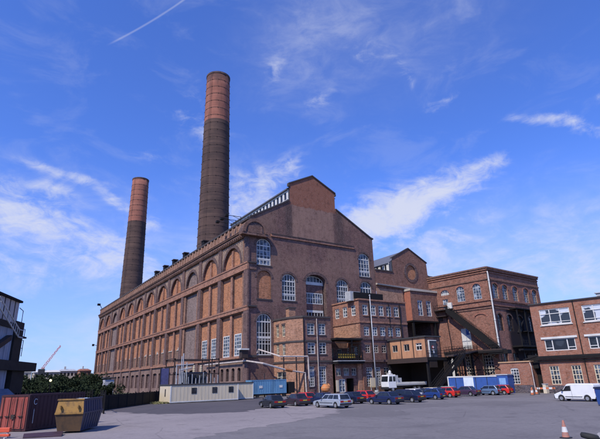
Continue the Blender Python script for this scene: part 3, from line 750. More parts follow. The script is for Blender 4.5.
for w in w3: window(an, f3, w[0][0], w[1][0], w[0][1], w[2][1], 2 if w[0][1] > 6 else 3, 4 if w[0][1] > 6 else 7, 0, -.18, .09, .15, gm='glass')
b_ = MB()
for f, l in ((f1, l1), (f2, l2), (f3, l3)):
    b_.box(f, -.05, l + .05, 10.5, 10.85, -.05, .14); b_.box(f, -.05, l + .05, 6.3, 6.7, -.05, .16); b_.box(f, -.1, l + .1, HA - .02, HA + .35, -.35, .22)
for w in w3:
    b_.box(f3, w[0][0] - .15, w[1][0] + .15, w[2][1] + .02, w[2][1] + .5, -.05, .07, 1)
    b_.box(f3, w[0][0] - .1, w[1][0] + .1, w[0][1] - .2, w[0][1] - .02, -.05, .12, 0)
for w in w1[:4]: b_.box(f1, w[0][0] - .1, w[1][0] + .1, w[2][1] + .02, w[2][1] + .35, -.05, .07, 1)
b_.build_each('string_course', [M['coping'], M['archd']], an)
r_ = MB(); r_.face([(*p0, HA), (*p1, HA), (*p2, HA), (*p3, HA), (15.95, 0, HA)]); ro = r_.build('roof', M['lead'], an)
r_ = MB(); r_.bx(8.0, 9.7, -4.2, -2.9, HA, HA + 2.4); r_.bx(7.85, 9.85, -4.35, -2.75, HA + 2.4, HA + 2.7, 1); r_.build('roof_stack', [M['annex'], M['coping']], ro)
r_ = MB(); r_.tube([f3.p(.0, HA, .2), f3.p(.0, 0, .2)], .09, 6); r_.build('downpipe', M['black'], an); r_ = MB(); r_.tube([f3.p(3.35, HA - .2, .2), f3.p(3.35, 0, .2)], .1, 6); r_.build('downpipe', M['pipe'], an)

# ================================================================== ENTRANCE BLOCK between annexes
en = thing('entrance_block', (16, -9.4, 0), 'low brick entrance bay with dark doorway, three small windows and canopy between the annexes', 'entrance')
Fe = Fr((16.0, -9.4), 0); le = 7.25
e_ = MB()
dh = rect(3.0, 5.1, .02, 2.9); dl = rect(1.0, 2.7, .02, 2.8)
ew = [rect(.35, 1.65, 3.45, 5.05), rect(2.35, 3.95, 3.45, 5.05), rect(4.6, 5.9, 3.45, 5.05)]
wall(e_, Fe, rect(0, le, 0, 6.0), [dh, dl] + ew, 0, .3)
infill(e_, Fe, dh, -2.5, 1)
for i in range(4):
    a, b = dh[i], dh[(i + 1) % 4]; e_.face([Fe.p(*a, -.3), Fe.p(*b, -.3), Fe.p(*b, -2.5), Fe.p(*a, -2.5)], 1)
e_.bx(16, 23.2, -9.35, -.1, 5.9, 6.02, 1)
# upper set-back wall
wall(e_, Fr((16, -5.0), 0), rect(0, le, 6, 11.0), [rect(2.0, 3.2, 7.5, 9.3), rect(4.4, 5.6, 7.5, 9.3)], 0, .3)
e_.build('walls', [M['annex_shaded'], M['void']], en)
for w in ew: window(en, Fe, w[0][0], w[1][0], w[0][1], w[2][1], 2, 2, 0, -.18, .08, .14, fm='creamdk')
for x in (2.0, 4.4): window(en, Fr((16, -5.0), 0), x, x + 1.2, 7.5, 9.3, 2, 2, 0, -.18, .08, .12, fm='creamdk', gm='glassdark')
window(en, Fe, 1.0, 2.7, .1, 2.8, 2, 2, 0, -.12, .1, .18, gm='glassblue', name='side_door')
s_ = MB(); s_.box(Fe, -.3, 7.2, 5.9, 6.4, -.02, 1.5); s_.box(Fe, -.3, 7.2, 6.4, 6.55, -.02, 1.7, 1); s_.build('canopy', [M['black'], M['steel']], en)
s_ = MB()
for z in (6.95, 7.6, 8.2): s_.box(Fe, -.2, 7.0, z, z + .12, 1.2, 1.3)
for i in range(12): s_.box(Fe, -.1 + i * .63, .0 + i * .63, 6.5, 8.3, 1.21, 1.29)
s_.box(Fe, .3, 4.8, 7.0, 7.9, 1.1, 1.2, 1)
s_.build('balcony_rail', [M['black'], M['yellowrail']], en)
s_ = MB(); s_.box(Fe, -.2, 7.3, 10.9, 11.3, -3.8, 1.2); s_.box(Fe, 4.1, 4.4, 6.5, 10.9, .8, 1.1); s_.box(Fe, 4.0, 5.4, 9.3, 9.6, .7, 1.2); s_.box(Fe, 6.2, 6.5, 6.5, 9.9, .8, 1.1); s_.box(Fe, -.2, 7.3, 10.2, 10.35, 1.0, 1.1)
s_.build('steel_gantry', M['black'], en)
s_ = MB(); s_.box(Fe, 6.1, 7.2, 0, 5.9, 0, .35); s_.box(Fe, .1, .8, .3, 2.6, .02, .1, 1); s_.build('pier', [M['annex'], M['cream']], en)

# ================================================================== MIDDLE BLOCK
md = thing('office_block', (23.3, -.1, 0), 'four-storey brick block with rows of small white windows, right of the entrance', 'building')
Fl = Fr((23.3, 0), -90); Ff = Fr((23.3, -10.0), 0); HM = 20.0; LM = 15.0
m_ = MB()
lw = [rect(a, b, 16.6, 19.0) for a, b in ((.95, 2.55), (3.95, 5.65), (7.15, 8.75))]
lw2 = [rect(a, b, 7.9, 9.6) for a, b in ((1.3, 2.6), (4.2, 5.5), (7.3, 8.6))]
wall(m_, Fl, rect(0, 10.0, 0, HM), lw + lw2, 0, .3)
fx = [1.1 + 2.47 * i for i in range(5)]
fw_ = [rect(x, x + 1.6, 16.6, 19.0) for x in fx] + [rect(x, x + 1.6, 12.0, 14.0) for x in fx] + [rect(x, x + 1.5, 8.2, 10.0) for x in fx[:4]] + [rect(.95, 2.75, 1.1, 5.1), rect(3.4, 5.2, 1.1, 5.1), rect(6.2, 7.8, 3.2, 5.1)]
wall(m_, Ff, rect(0, LM, 0, HM), fw_, 1, .3)
wall(m_, Fr((38.3, -10), 90), rect(0, 10, 0, HM), [], 1)
m_.box(Fl, .3, 9.6, 11.8, 14.6, -.05, .06, 2)
m_.build('walls', [M['mid'], M['annex_shaded'], M['annex']], md)
for w in lw + lw2: window(md, Fl, w[0][0], w[1][0], w[0][1], w[2][1], 2, 3, 0, -.16, .14, .2, gm='glass')
for w in fw_:
    big = w[0][1] < 2
    window(md, Ff, w[0][0], w[1][0], w[0][1], w[2][1], 3 if big else 2, 7 if big else 3, 0, -.16, .13, .18, fm='white' if w[0][1] > 11 or big else 'creamdk', gm='glass' if w[0][1] > 11 else 'glassdark')
s_ = MB()
for f, l in ((Fl, 10.1), (Ff, LM)):
    s_.box(f, -.1, l, 14.85, 15.25, -.05, .16); s_.box(f, -.1, l, 11.1, 11.6, -.05, .22, 1); s_.box(f, -.1, l, HM, HM + .35, -.35, .2)
s_.box(Ff, -.1, LM, 6.2, 6.7, -.05, .5, 1)
for x in fx: s_.box(Ff, x - .15, x + 1.75, 14.02, 14.5, -.05, .07, 1); s_.box(Ff, x - .1, x + 1.7, 16.38, 16.58, -.05, .12, 0)
s_.build_each('string_course', [M['string'], M['archd']], md)
r_ = MB(); r_.face([(23.3, -10, HM), (38.3, -10, HM), (38.3, 0, HM), (23.3, 0, HM)]); ro = r_.build('roof', M['lead'], md)
r_ = MB()
r_.box(Ff, -.5, 8.6, 20.4, 22.0, -1.0, -.9); r_.build('roof_screen', M['black'], ro)
r_ = MB(); r_.bx(22.2, 25.2, -8.6, -6.5, HM, HM + 2.2); r_.build('roof_tank_house', M['steel'], ro)
r_ = MB()
for x in (3.05, 9.2): r_.tube([Ff.p(x, HM - .3, .15), Ff.p(x, 0, .15)], .09, 6)
r_.tube([Ff.p(12.7, HM - .3, .2), Ff.p(12.7, 0, .2)], .12, 6); r_.build('downpipe', M['black'], md)
r_ = MB(); r_.box(Ff, 1.0, 3.0, .9, 2.6, .9, 1.3); r_.build('lobby', M['cream'], md)
for i, (a, b, lab) in enumerate(((.0, 2.3, 'cream notice board beside the entrance door, left of the pair'), (4.2, 6.2, 'cream notice board under the tall ground floor window, right of the pair'))):
    t = thing('notice_board', (23.3 + a, -12.2, 0), lab, 'notice board', 'cream notice boards by the entrance')
    q = MB(); q.bx(23.3 + a, 23.3 + b, -12.25, -12.15, 1.1, 2.9); q.build('board', M['cream'], t); q = MB()
    for x in (a + .2, b - .2): q.bx(23.3 + x - .06, 23.3 + x + .06, -12.15, -12.05, 0, 2.9)
    q.build('post', M['steel'], t)

# pole
t = thing('mast_pole', (24.55, -12.6, 0), 'tall pale steel pole standing before the four-storey block', 'pole')
q = MB(); q.tube([(24.55, -12.6, 0), (24.55, -12.6, 20.6)], .15, 10, r1=.09); q.build('shaft', M['steel'], t, smooth=True)
q = MB(); q.lathe((24.55, -12.6, 0), [(.45, 0), (.45, .3), (.25, .35)], 12); q.ball((24.55, -12.6, 20.7), .2); q.build('base_and_finial', M['steel'], t)

# ================================================================== GANTRY CABIN on steel deck
gc = thing('gantry_cabin', (31, -16.4, 0), 'orange-brown cabin with three small windows raised on a black steel deck', 'cabin')
Fg = Fr((31, -10.9), -90); lgc = 11.1
g_ = MB(); gwn = [rect(.8 + 3.65 * i, 2.5 + 3.65 * i, 8.2, 9.7) for i in range(3)]
wall(g_, Fg, rect(0, lgc, 6.65, 10.8), gwn, 0, .25)
XB = 35.2
g_.face([(31, -22, 6.65), (XB, -22, 6.65), (XB, -22, 10.8), (31, -22, 10.8)], 1); g_.face([(31, -10.9, 6.65), (XB, -10.9, 6.65), (XB, -10.9, 10.8), (31, -10.9, 10.8)], 1); g_.face([(XB, -10.9, 6.65), (XB, -22, 6.65), (XB, -22, 10.8), (XB, -10.9, 10.8)], 1)
for s0 in (0, 3.6, 7.25, lgc - .2): g_.box(Fg, s0, s0 + .2, 6.65, 10.8, -.02, .08, 2)
g_.build('walls', [plain('stained_orange_render', (.46, .235, .13), .8, .4, scale=.9, dirt=(.22, .10, .06), streak=True), M['hall'], M['rusty']], gc)
for i, w in enumerate(gwn): window(gc, Fg, w[0][0], w[1][0], w[0][1], w[2][1], 2, 1, 0, -.15, .09, .13, fm='creamdk' if i < 2 else 'white', gm='glassdark', transoms=((9.2, .25),) if i == 2 else ())
g_ = MB(); g_.bx(30.7, XB + .3, -22.3, -10.6, 10.8, 11.1); g_.build('roof', M['lead'], gc)
g_ = MB(); g_.bx(30.4, 38, -22.4, -10.3, 6.05, 6.65); g_.bx(30.3, 30.42, -22.5, -10.3, 5.7, 6.7, 1)
for y in (-10.9, -22.2): g_.bx(30.6, 31.1, y, y + .4, 0, 6.05)
g_.build('steel_deck', [M['black'], M['rusty']], gc)
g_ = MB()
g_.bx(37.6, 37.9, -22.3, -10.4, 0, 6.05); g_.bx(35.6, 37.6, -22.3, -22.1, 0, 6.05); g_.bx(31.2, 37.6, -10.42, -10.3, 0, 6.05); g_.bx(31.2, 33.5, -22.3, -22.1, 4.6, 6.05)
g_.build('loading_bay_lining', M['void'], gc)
g_ = MB()
for z in (7.5, 8.0): g_.tube([(30.6, -22.3, z), (37.8, -22.4, z)], .045, 5)
for x in range(5): g_.tube([(30.6 + x * 1.8, -22.35, 6.65), (30.6 + x * 1.8, -22.35, 8.0)], .045, 5)
g_.build('handrail', M['black'], gc)
t = thing('access_hatch', (32, -22.1, 6.65), 'dark hatch in a white frame with round red sign, beside the raised cabin', 'hatch')
Fx = Fr((31.6, -22.05), 0)
q = MB(); q.box(Fx, 0, 2.2, 6.7, 10.0, 0.02, .2); q.build('panel', M['tank'], t)
q = MB(); q.box(Fx, -.1, 2.3, 10.0, 10.2, .02, .3); q.box(Fx, -.12, .08, 6.7, 10.0, .02, .3); q.build('frame', M['white'], t)
q = MB(); q.disc(Fx.p(1.1, 8.7, .25), Fx.n, .36, .06, 18); q.build('round_sign', M['redlens'], t); q = MB(); q.disc(Fx.p(1.1, 8.7, .29), Fx.n, .22, .05, 18); q.box(Fx, .85, 1.4, 7.4, 8.2, .2, .27); q.build('sign_face', M['white'], t)
wk = thing('steel_walkway', (48, -15, 0), 'black steel walkway and stair between the raised cabin and the tower landing', 'walkway')

def rail(mb, A, B, h=1.1, n=8, r=.045, z0=0):
    A = Vector(A); B = Vector(B); up = Vector((0, 0, h))
    for k in (.5, 1): mb.tube([A + up * k, B + up * k], r, 5)
    for i in range(n + 1):
        p = A.lerp(B, i / n); mb.tube([p, p + up], r * .9, 5)
def flight(root, A, B, w, nst, name='stair_flight', heavy=.35, m1='black', m2='rusty'):
    """A top, B bottom (centre line), w width"""
    A = Vector(A); B = Vector(B); d = (B - A); hdir = Vector((d.x, d.y, 0)).normalized(); sd = Vector((-hdir.y, hdir.x, 0)) * w / 2
    mb = MB(); up = Vector((0, 0, heavy))
    for sg in (-1, 1):
        a, b = A + sd * sg, B + sd * sg; t = sd.normalized() * .05
        mb.hull8([a - t - up, b - t - up, b + t - up, a + t - up, a - t + up * .6, b - t + up * .6, b + t + up * .6, a + t + up * .6])
    for i in range(nst):
        p = A.lerp(B, (i + .5) / nst); e = hdir * .16
        mb.hull8([p - sd - e, p + sd - e, p + sd + e, p - sd + e] + [q + Vector((0, 0, .05)) for q in (p - sd - e, p + sd - e, p + sd + e, p - sd + e)], 1)
    o = mb.build(name, [M[m1], M[m2]], root)
    mb = MB()
    for sg in (-1, 1): rail(mb, A + sd * sg, B + sd * sg, 1.3, max(6, int(d.length / .55)), .05)
    mb.build('handrail', M[m1], root)
def deck(mb, A, B, w, th=.25, mi=0):
    A = Vector(A); B = Vector(B); d = (B - A); v = Vector((-d.y, d.x, 0)).normalized() * w / 2; up = Vector((0, 0, th))
    mb.hull8([A - v - up, B - v - up, B + v - up, A + v - up, A - v, B - v, B + v, A + v], mi)
wA, wB = Vector((36.0, -23.6, 6.95)), Vector((58.5, -13.0, 8.7))
mb = MB(); deck(mb, wA, wB, 1.8); mb.build('deck', M['rusty'], wk)
vv = Vector((-(wB - wA).y, (wB - wA).x, 0)).normalized() * .85
mb = MB(); rail(mb, wA - vv, wB - vv, 1.2, 20); rail(mb, wA + vv, wB + vv, 1.2, 20); mb.build('handrail', M['black'], wk)
flight(wk, (40.6, -23.5, 7.35), (30.0, -23.7, .1), 1.3, 26, heavy=.45)
mb = MB()
for k in (.15, .5, .85): p = wA.lerp(wB, k); mb.bx(p.x, p.x + .3, p.y, p.y + .3, 0, p.z - .25)
mb.build('post', M['black'], wk)

# ================================================================== TOWER
T0 = (61.51, -17.81)
tw = thing('switch_house', (*T0, 0), 'tall square brick tower block with arched windows on two sides and external fire stairs', 'building')
F1 = Fr(T0, 98.6, -1); F2 = Fr(T0, 4.3)
tm = MB()
a1 = [arch(2.2, 4.5, 21.9, 25.0, 1.05), arch(7.0, 9.4, 21.9, 25.0, 1.05), arch(11.7, 14.3, 24.3, 24.7, 1.1), rect(12.3, 14.0, 20.6, 23.2)]
a1b = [arch(1.8, 5.0, 12.2, 17.2, .8), rect(6.85, 9.65, 9.4, 14.8), rect(7.0, 9.4, 2.7, 7.5), rect(1.7, 4.6, 2.7, 7.6), rect(12.0, 14.5, 2.7, 7.5)]
wall(tm, F1, rect(0, 18.1, 0, 30.0), a1 + a1b, 0, .35, 1)
infill(tm, F1, a1b[0], -.12, 0)
cx2 = [3.2, 8.0, 13.3, 19.2, 24.0]
a2 = [arch(c - 1.45, c + 1.45, 21.9, 24.7, 1.3) for c in cx2]; a2b = [arch(c - 1.35, c + 1.35, 13.5, 16.8, 1.1) for c in cx2] + [rect(c - 1.2, c + 1.2, 3.0, 8.0) for c in cx2]
wall(tm, F2, rect(0, 27.0, 0, 30.0), a2 + a2b, 0, .45, 1)
F3 = Fr(F2.p(27, 0), 94.3); wall(tm, F3, rect(0, 20, 0, 30), [], 0)
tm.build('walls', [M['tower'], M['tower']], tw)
for w in (0, 1): window(tw, F1, a1[w][0][0], a1[w][1][0], 21.9, 25.0, 3, 4, 1.05, -.2, .09, .13, fm='steel', gm='glassblue')
window(tw, F1, 11.7, 14.3, 24.3, 24.7, 4, 1, 1.1, -.2, .12, .16, gm='glassblue')
window(tw, F1, 12.3, 14.0, 20.6, 23.2, 2, 3, 0, -.2, .1, .14, gm='glassblue')
for a, b, z0, z1 in ((7.0, 9.4, 2.7, 7.5), (1.7, 4.6, 2.7, 7.6), (12.0, 14.5, 2.7, 7.5)): window(tw, F1, a, b, z0, z1, 4, 6, 0, -.2, .14, .16, fm='creamdk', gm='glassdark')
for c in cx2:
    window(tw, F2, c - 1.45, c + 1.45, 21.9, 24.7, 3, 4, 1.3, -.35, .09, .14, fm='creamdk', gm='glass')
    window(tw, F2, c - 1.35, c + 1.35, 13.5, 16.8, 3, 4, 1.1, -.3, .1, .16, fm='rusty', gm='glassdark')
    window(tw, F2, c - 1.2, c + 1.2, 3, 8, 3, 4, 0, -.3, .1, .16, fm='rusty', gm='glassdark')
q = MB(); q.face([F1.p(6.85, 9.4, -.2), F1.p(9.65, 9.4, -.2), F1.p(9.65, 14.8, -.2), F1.p(6.85, 14.8, -.2)]); q.box(F1, 6.85, 9.65, 11.4, 11.6, -.2, -.1, 1); q.box(F1, 8.15, 8.35, 9.4, 14.8, -.2, -.1, 1)
q.box(F1, 7.3, 8.3, 13.0, 14.6, -.19, -.12, 2)
q.build('white_door', [M['white'], M['steel'], M['bluedoor']], tw)
tb = MB()
for f, l, e in ((F1, 18.0, 0), (F2, 27.0, 0)):
    tb.box(f, -.35, l, 29.7, 30.1, -.4, .62, 0); tb.box(f, -.3, l, 29.2, 29.7, -.3, .42, 1); tb.box(f, -.25, l, 28.6, 28.95, -.05, .2, 1)
    tb.box(f, -.2, l, 26.7, 27.0, -.05, .22, 0); tb.box(f, -.2, l, 21.2, 21.6, -.05, .26, 1); tb.box(f, -.2, l, 19.9, 20.2, -.05, .3, 1); tb.box(f, -.15, l, 19.2, 19.5, -.05, .18, 0)
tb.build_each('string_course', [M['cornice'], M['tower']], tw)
tdk = MB(); ta = MB()
for c, h, zs, r in ((3.35, 1.17, 25.0, 1.07), (8.2, 1.22, 25.0, 1.07), (13.0, 1.32, 24.7, 1.12)): archband(ta, F1, c, h, zs, r, .42, -.04, .08)
for c in cx2: archband(ta, F2, c, 1.47, 24.7, 1.32, .42, -.04, .08); archband(tdk, F2, c, 1.37, 16.8, 1.12, .35, -.04, .06)
archband(ta, F1, 3.4, 1.62, 17.2, .82, .35, -.04, .08)
ta.build_each('window_arch', M['redrub'], tw); tdk.build_each('window_arch', M['archd'], tw)
tr_ = MB(); c00, c10, c01 = F1.p(0, 30.05, -.3), F2.p(27, 30.05, -.3), F1.p(18.1, 30.05, 0)
cc = c10 + (c01 - c00); ap = (c00 + cc) / 2 + Vector((0, 0, 2.6)); ed = F1.u * 0
for A_, B_ in ((c00, c10), (c10, cc), (cc, c01), (c01, c00)): tr_.face([A_, B_, ap])
tr_.build('roof', M['slate'], tw)
q = MB(); q.tube([F2.p(-.15, 28.3, .5), F2.p(-.15, 9.4, .5)], .19, 8); q.tube([F2.p(-.15, 28.3, .5), F2.p(.2, 28.9, .2)], .16, 8)
for z in (26.2, 21, 16, 11.5): q.tube([F2.p(-.15, z, .5), F2.p(-.15, z + .25, .5)], .26, 8)
q.build('downpipe', M['white'], tw)
# dark steel platforms on the darkened side
pl_ = MB()
pl_.box(F2, 8.3, 22.0, 19.3, 19.6, .1, 2.2); pl_.box(F2, 7.0, 24.0, 9.4, 9.8, .1, 3.0); pl_.box(F2, 12.0, 19.0, 13.4, 13.6, .1, 2.0)
for s in (8.6, 12.6, 17.2, 21.6): pl_.box(F2, s, s + .25, 0, 19.3, 1.8, 2.05)
pl_.tube([F2.p(9, 13, 1.2), F2.p(15, 19, 1.2)], .25, 6); pl_.tube([F2.p(6, 8.6, 2.4), F2.p(24, 8.9, 2.4)], .3, 6)
rail(pl_, F2.p(8.3, 19.6, 2.15), F2.p(22, 19.6, 2.15), 1.2, 14); rail(pl_, F2.p(7.0, 9.8, 2.95), F2.p(24, 9.8, 2.95), 1.2, 16)
pl_.build('steel_platform', M['black'], tw)

fe = thing('fire_escape', F1.p(6, 0, 2), 'black steel fire stair descending across the left face of the tower from a high landing', 'fire escape')
mb = MB(); mb.box(F1, 11.4, 17.3, 20.0, 20.3, .05, 2.0); mb.box(F1, -2.2, 14.2, 8.5, 8.85, .05, 2.4); mb.box(F1, 12.8, 17.0, 18.4, 18.6, .1, 1.4); mb.box(F1, 14.6, 17.2, 17.4, 18.4, .1, .4)
for s in (11.6, 17.0): mb.hull8([F1.p(s, 17.4, .05), F1.p(s + .2, 17.4, .05), F1.p(s + .2, 17.6, .1), F1.p(s, 17.6, .1), F1.p(s, 20.0, .05), F1.p(s + .2, 20.0, .05), F1.p(s + .2, 20.0, 1.9), F1.p(s, 20.0, 1.9)])
mb.build('landing', M['rusty'], fe)
mb = MB(); rail(mb, F1.p(12.6, 20.3, 1.95), F1.p(17.2, 20.3, 1.95), 1.2, 7); rail(mb, F1.p(-2.1, 8.85, 2.35), F1.p(14.1, 8.85, 2.35), 1.25, 20); mb.build('landing_rail', M['black'], fe)
flight(fe, F1.p(12.2, 20.2, 1.2), F1.p(-.6, 8.9, 1.2), 1.7, 36, heavy=.95)
mb = MB(); mb.box(F1, 10.9, 12.2, 20.35, 22.0, .3, .9); mb.build('lamp_box', M['white'], fe, bevel=.05)
mb = MB()
for s in (-1.8, 3, 6.6, 10, 13.6): mb.box(F1, s, s + .28, 0, 8.5, 2.0, 2.28)
mb.tube([F1.p(-1, 4.0, 2.1), F1.p(13, 4.0, 2.1)], .1, 5)
for a_, b_2 in ((-1.8, 3), (3, 6.6), (6.6, 10), (10, 13.6)): mb.tube([F1.p(a_, 5.4, 2.1), F1.p(b_2, 8.5, 2.1)], .11, 5); mb.tube([F1.p(a_, 8.5, 2.1), F1.p(b_2, 5.4, 2.1)], .11, 5)
mb.box(F1, -3.5, 1.5, 7.6, 8.5, .2, 2.3); mb.box(F1, -2.4, 14.0, 8.0, 8.5, 2.25, 2.45); mb.build('post', M['black'], fe)
mb = MB(); mb.tube([F1.p(13.2, 20, .5), F1.p(12.6, 9.2, .5)], .07, 5); mb.tube([F1.p(16.6, 17.4, .3), F1.p(16.4, 9.2, .3)], .06, 5); mb.build('cable', M['black'], fe)
t = thing('white_panel', F1.p(14, 0, 2.8), 'white sheet leaning under the walkway at the foot of the tower', 'panel')
q = MB(); q.prism(Fr(F1.p(0, 0, 3.0), 98.6, -1), [(11.0, 1.0), (14.2, 1.0), (11.6, 7.0), (11.0, 7.0)], 0, .08); q.build('sheet', M['white'], t)

# ================================================================== HOARDING, STORE, OFFICE
hd_ = thing('blue_hoarding', (21.6, -42, 0), 'blue panelled hoarding with white top rail and a white panel, behind the parked cars', 'hoarding')
Fo = Fr((21.9, -44.3), 98, -1)
q = MB(); q.box(Fo, 0, 8.8, .1, 2.55, -.06, 0); q.build('panels', M['bluedoor'], hd_)
q = MB()
for s in (1.7, 3.7, 5.6, 7.4): q.box(Fo, s - .04, s + .04, .1, 2.55, 0, .04)
q.build('joint', M['trim'], hd_)
q = MB(); q.box(Fo, -.05, 8.85, 2.55, 2.75, -.12, .08); q.box(Fo, 8.75, 8.95, 0, 2.7, -.1, .06); q.build('top_rail', M['white'], hd_)
q = MB(); q.box(Fo, 4.1, 5.9, .9, 2.52, .01, .05); q.build('white_panel', plain('pale_board', (.60, .66, .72), .5, .15), hd_)
sh = thing('blue_shed', (23, -45.6, 0), 'small blue site cabin with a pale window, at the end of the hoarding', 'shed')
Fs = Fr((22.1, -46.1), 98, -1)
q = MB(); q.box(Fs, 0, 1.75, 0, 2.75, -2.4, 0); q.build('walls', M['bluedoor'], sh, bevel=.03)
q = MB(); q.box(Fs, -.1, 1.85, 2.75, 2.9, -2.5, .1); q.build('roof', M['steel'], sh)
q = MB(); q.box(Fs, .35, 1.4, 1.35, 2.3, -.02, .04); q.build('window', plain('pale_blue_board', (.22, .38, .62), .4, .2), sh)

lt = thing('brick_store', (24.5, -46.5, 0), 'single-storey brick store with a stone coping and one white window, left of the offices', 'store')
Fq = Fr((23.92, -44.97), 95, -1)
q = MB(); wq = arch(-1.95, -.6, 1.35, 3.6, .18)
wall(q, Fq, rect(-3.95, 1.1, 0, 4.6), [wq], 0, .2, 0)
q.box(Fq, -3.97, 1.12, 0, 1.18, -.05, .05, 1)
q.build('walls', [M['office'], M['darkband']], lt)
q = MB(); q.box(Fq, -4.1, 1.25, 4.6, 4.78, -4, .15); ob = q.build('coping', plain('ochre_stone', (.45, .28, .16), .8, .2), lt)
q = MB(); q.box(Fq, -3.95, -3.7, 0, 4.6, -4, -.02); q.box(Fq, .9, 1.1, 0, 4.6, -4, -.02); q.build('side_wall', M['office'], lt)
window(lt, Fq, -1.95, -.6, 1.35, 3.6, 3, 5, .18, -.1, .07, .09, gm='glass')
q = MB(); q.tube([Fq.p(-4.05, 4.5, .15), Fq.p(-4.25, 3.9, .3), Fq.p(-4.3, .1, .3)], .07, 8); q.build('downpipe', M['pipe'], lt)

of = thing('office_building', (24.76, -49.59, 0), 'three-storey flat-roofed brick office with wide white-framed windows, at the right edge', 'office building')
FO = Fr((24.76, -49.59), 104, -1)
def os_(d): return -d
q = MB(); holes = []; jobs = []
gx = [(1.85, 3.2), (4.9, 6.2), (7.85, 9.2), (10.9, 12.2), (13.9, 15.2), (16.9, 18.2)]
for a, b in gx: holes.append(rect(-b, -a, 1.2, 3.85)); jobs.append((-b, -a, 1.2, 3.85, 3, 4, 'g'))
for a in (1.85, 7.9, 13.95, 20.0):
    holes.append(rect(-a - 4.35, -a, 9.95, 12.35)); jobs.append((-a - 4.35, -a, 9.95, 12.35, 3, 2, 'u'))
    holes.append(rect(-a - 4.3, -a, 6.05, 7.8)); jobs.append((-a - 4.3, -a, 6.05, 7.8, 3, 1, 'm'))
wall(q, FO, rect(-25, -.6, 0, 13.2), holes, 0, .2, 0)
q.box(FO, -25, -.6, 0, 1.06, -.05, .04, 1)
q.face([FO.p(-.6, 0, 0), FO.p(-.6, 0, -14), FO.p(-.6, 13.2, -14), FO.p(-.6, 13.2, 0)])
q.face([FO.p(-25, 0, -14), FO.p(-.6, 0, -14), FO.p(-.6, 13.2, -14), FO.p(-25, 13.2, -14)]); q.face([FO.p(-25, 0, 0), FO.p(-25, 0, -14), FO.p(-25, 13.2, -14), FO.p(-25, 13.2, 0)])
q.build('walls', [M['office'], M['darkband']], of)
for a, b, z0, z1, nx, nz, k in jobs:
    if k == 'g': window(of, FO, a, b, z0, z1, 3, 4, 0, -.1, .09, .1, fm='cream', gm='glass')
    elif k == 'u':
        o = window(of, FO, a, b, z0, z1, 3, 1, 0, -.1, .13, .13, gm='blind', transoms=((z1 - .75, .1), (z0 + .4, .08)))
    else:
        o = window(of, FO, a, b, z0, z1, 1, 1, 0, -.1, .1, .12, gm='glassdark')
        x = MB()
        for s in (a + 1.1, b - 1.1): x.box(FO, s - .07, s + .07, z0, z1, -.15, -.06)
        x.box(FO, a, a + 1.1, z0 + .4, z0 + .5, -.15, -.07); x.box(FO, b - 1.1, b, z0 + .4, z0 + .5, -.15, -.07)
        x.build_each('mullion', M['white'], o)
x = MB()
for a in (1.45, 7.5, 13.55, 19.6): x.box(FO, -a - 5.1, -a, 7.82, 8.12, -.05, .16)
for a in (1.85, 7.9, 13.95, 20.0): x.box(FO, -a - 4.5, -a + .15, 9.8, 9.93, -.05, .14)
x.build_each('lintel', M['white'], of)
x = MB(); x.box(FO, -25, -.45, 13.2, 13.38, -14, .22); x.build('roof_edge', M['lead'], of)
x = MB(); x.box(FO, -25, -.3, 5.0, 5.35, -.05, .35); x.box(FO, -25, -.3, 4.45, 4.6, -.05, .25); x.tube([FO.p(-.3, 4.85, .4), FO.p(-25, 4.85, .4)], .09, 6); x.build_each('ledge', M['black'], of)
x = MB()
for a in (6.85, 12.9, 18.9): x.tube([FO.p(-a, 13.2, .12), FO.p(-a, 0, .12)], .075, 6)
x.build_each('downpipe', M['black'], of)
x = MB(); x.box(FO, -.6, 1.2, 3.6, 5.6, -1.2, -.6); x.box(FO, -.4, 1.4, .0, 4.0, -1.6, -1.4); x.tube([FO.p(-.5, 5.4, .3), FO.p(1.7, 4.9, .1)], .12, 6); x.build('side_duct', M['black'], of)
# rooftop boxes
for i, (a, w, hgt, dd, lab) in enumerate(((10.2, 1.6, 1.0, -4, 'white rooftop ventilation unit, left one on the office roof'), (13.0, 2.0, 1.2, -5.5, 'white rooftop unit with a slatted side, behind the left one'))):
    t = thing('rooftop_unit', FO.p(-a, 13.38, dd), lab, 'ventilation unit', 'white units on the office roof')
    x = MB(); x.box(FO, -a - w / 2, -a + w / 2, 13.38, 13.38 + hgt, dd - 1.5, dd); x.build('housing', M['white'], t, bevel=.05)
    x = MB(); x.box(FO, -a - w / 2 - .15, -a + w / 2 + .15, 13.38 + hgt, 13.5 + hgt, dd - 1.7, dd + .2)
    for z in range(3): x.box(FO, -a - w / 2 + .1, -a + w / 2 - .1, 13.55 + z * .22, 13.62 + z * .22, dd, dd + .05)
    x.build('cover', M['steel'], t)
t = thing('roof_lantern', FO.p(-15.5, 13.38, -6), 'dark glazed roof lantern at the right end of the office roof', 'roof lantern')
x = MB(); x.prism(FO, [(-19, 13.38), (-13.2, 13.38), (-15.5, 14.9), (-17.5, 14.9)], -8, -4); x.build('glazing', M['slate'], t)
x = MB(); x.box(FO, -17.6, -15.4, 14.85, 15.4, -6.6, -5.4); x.build('vent_cowl', M['trim'], t)

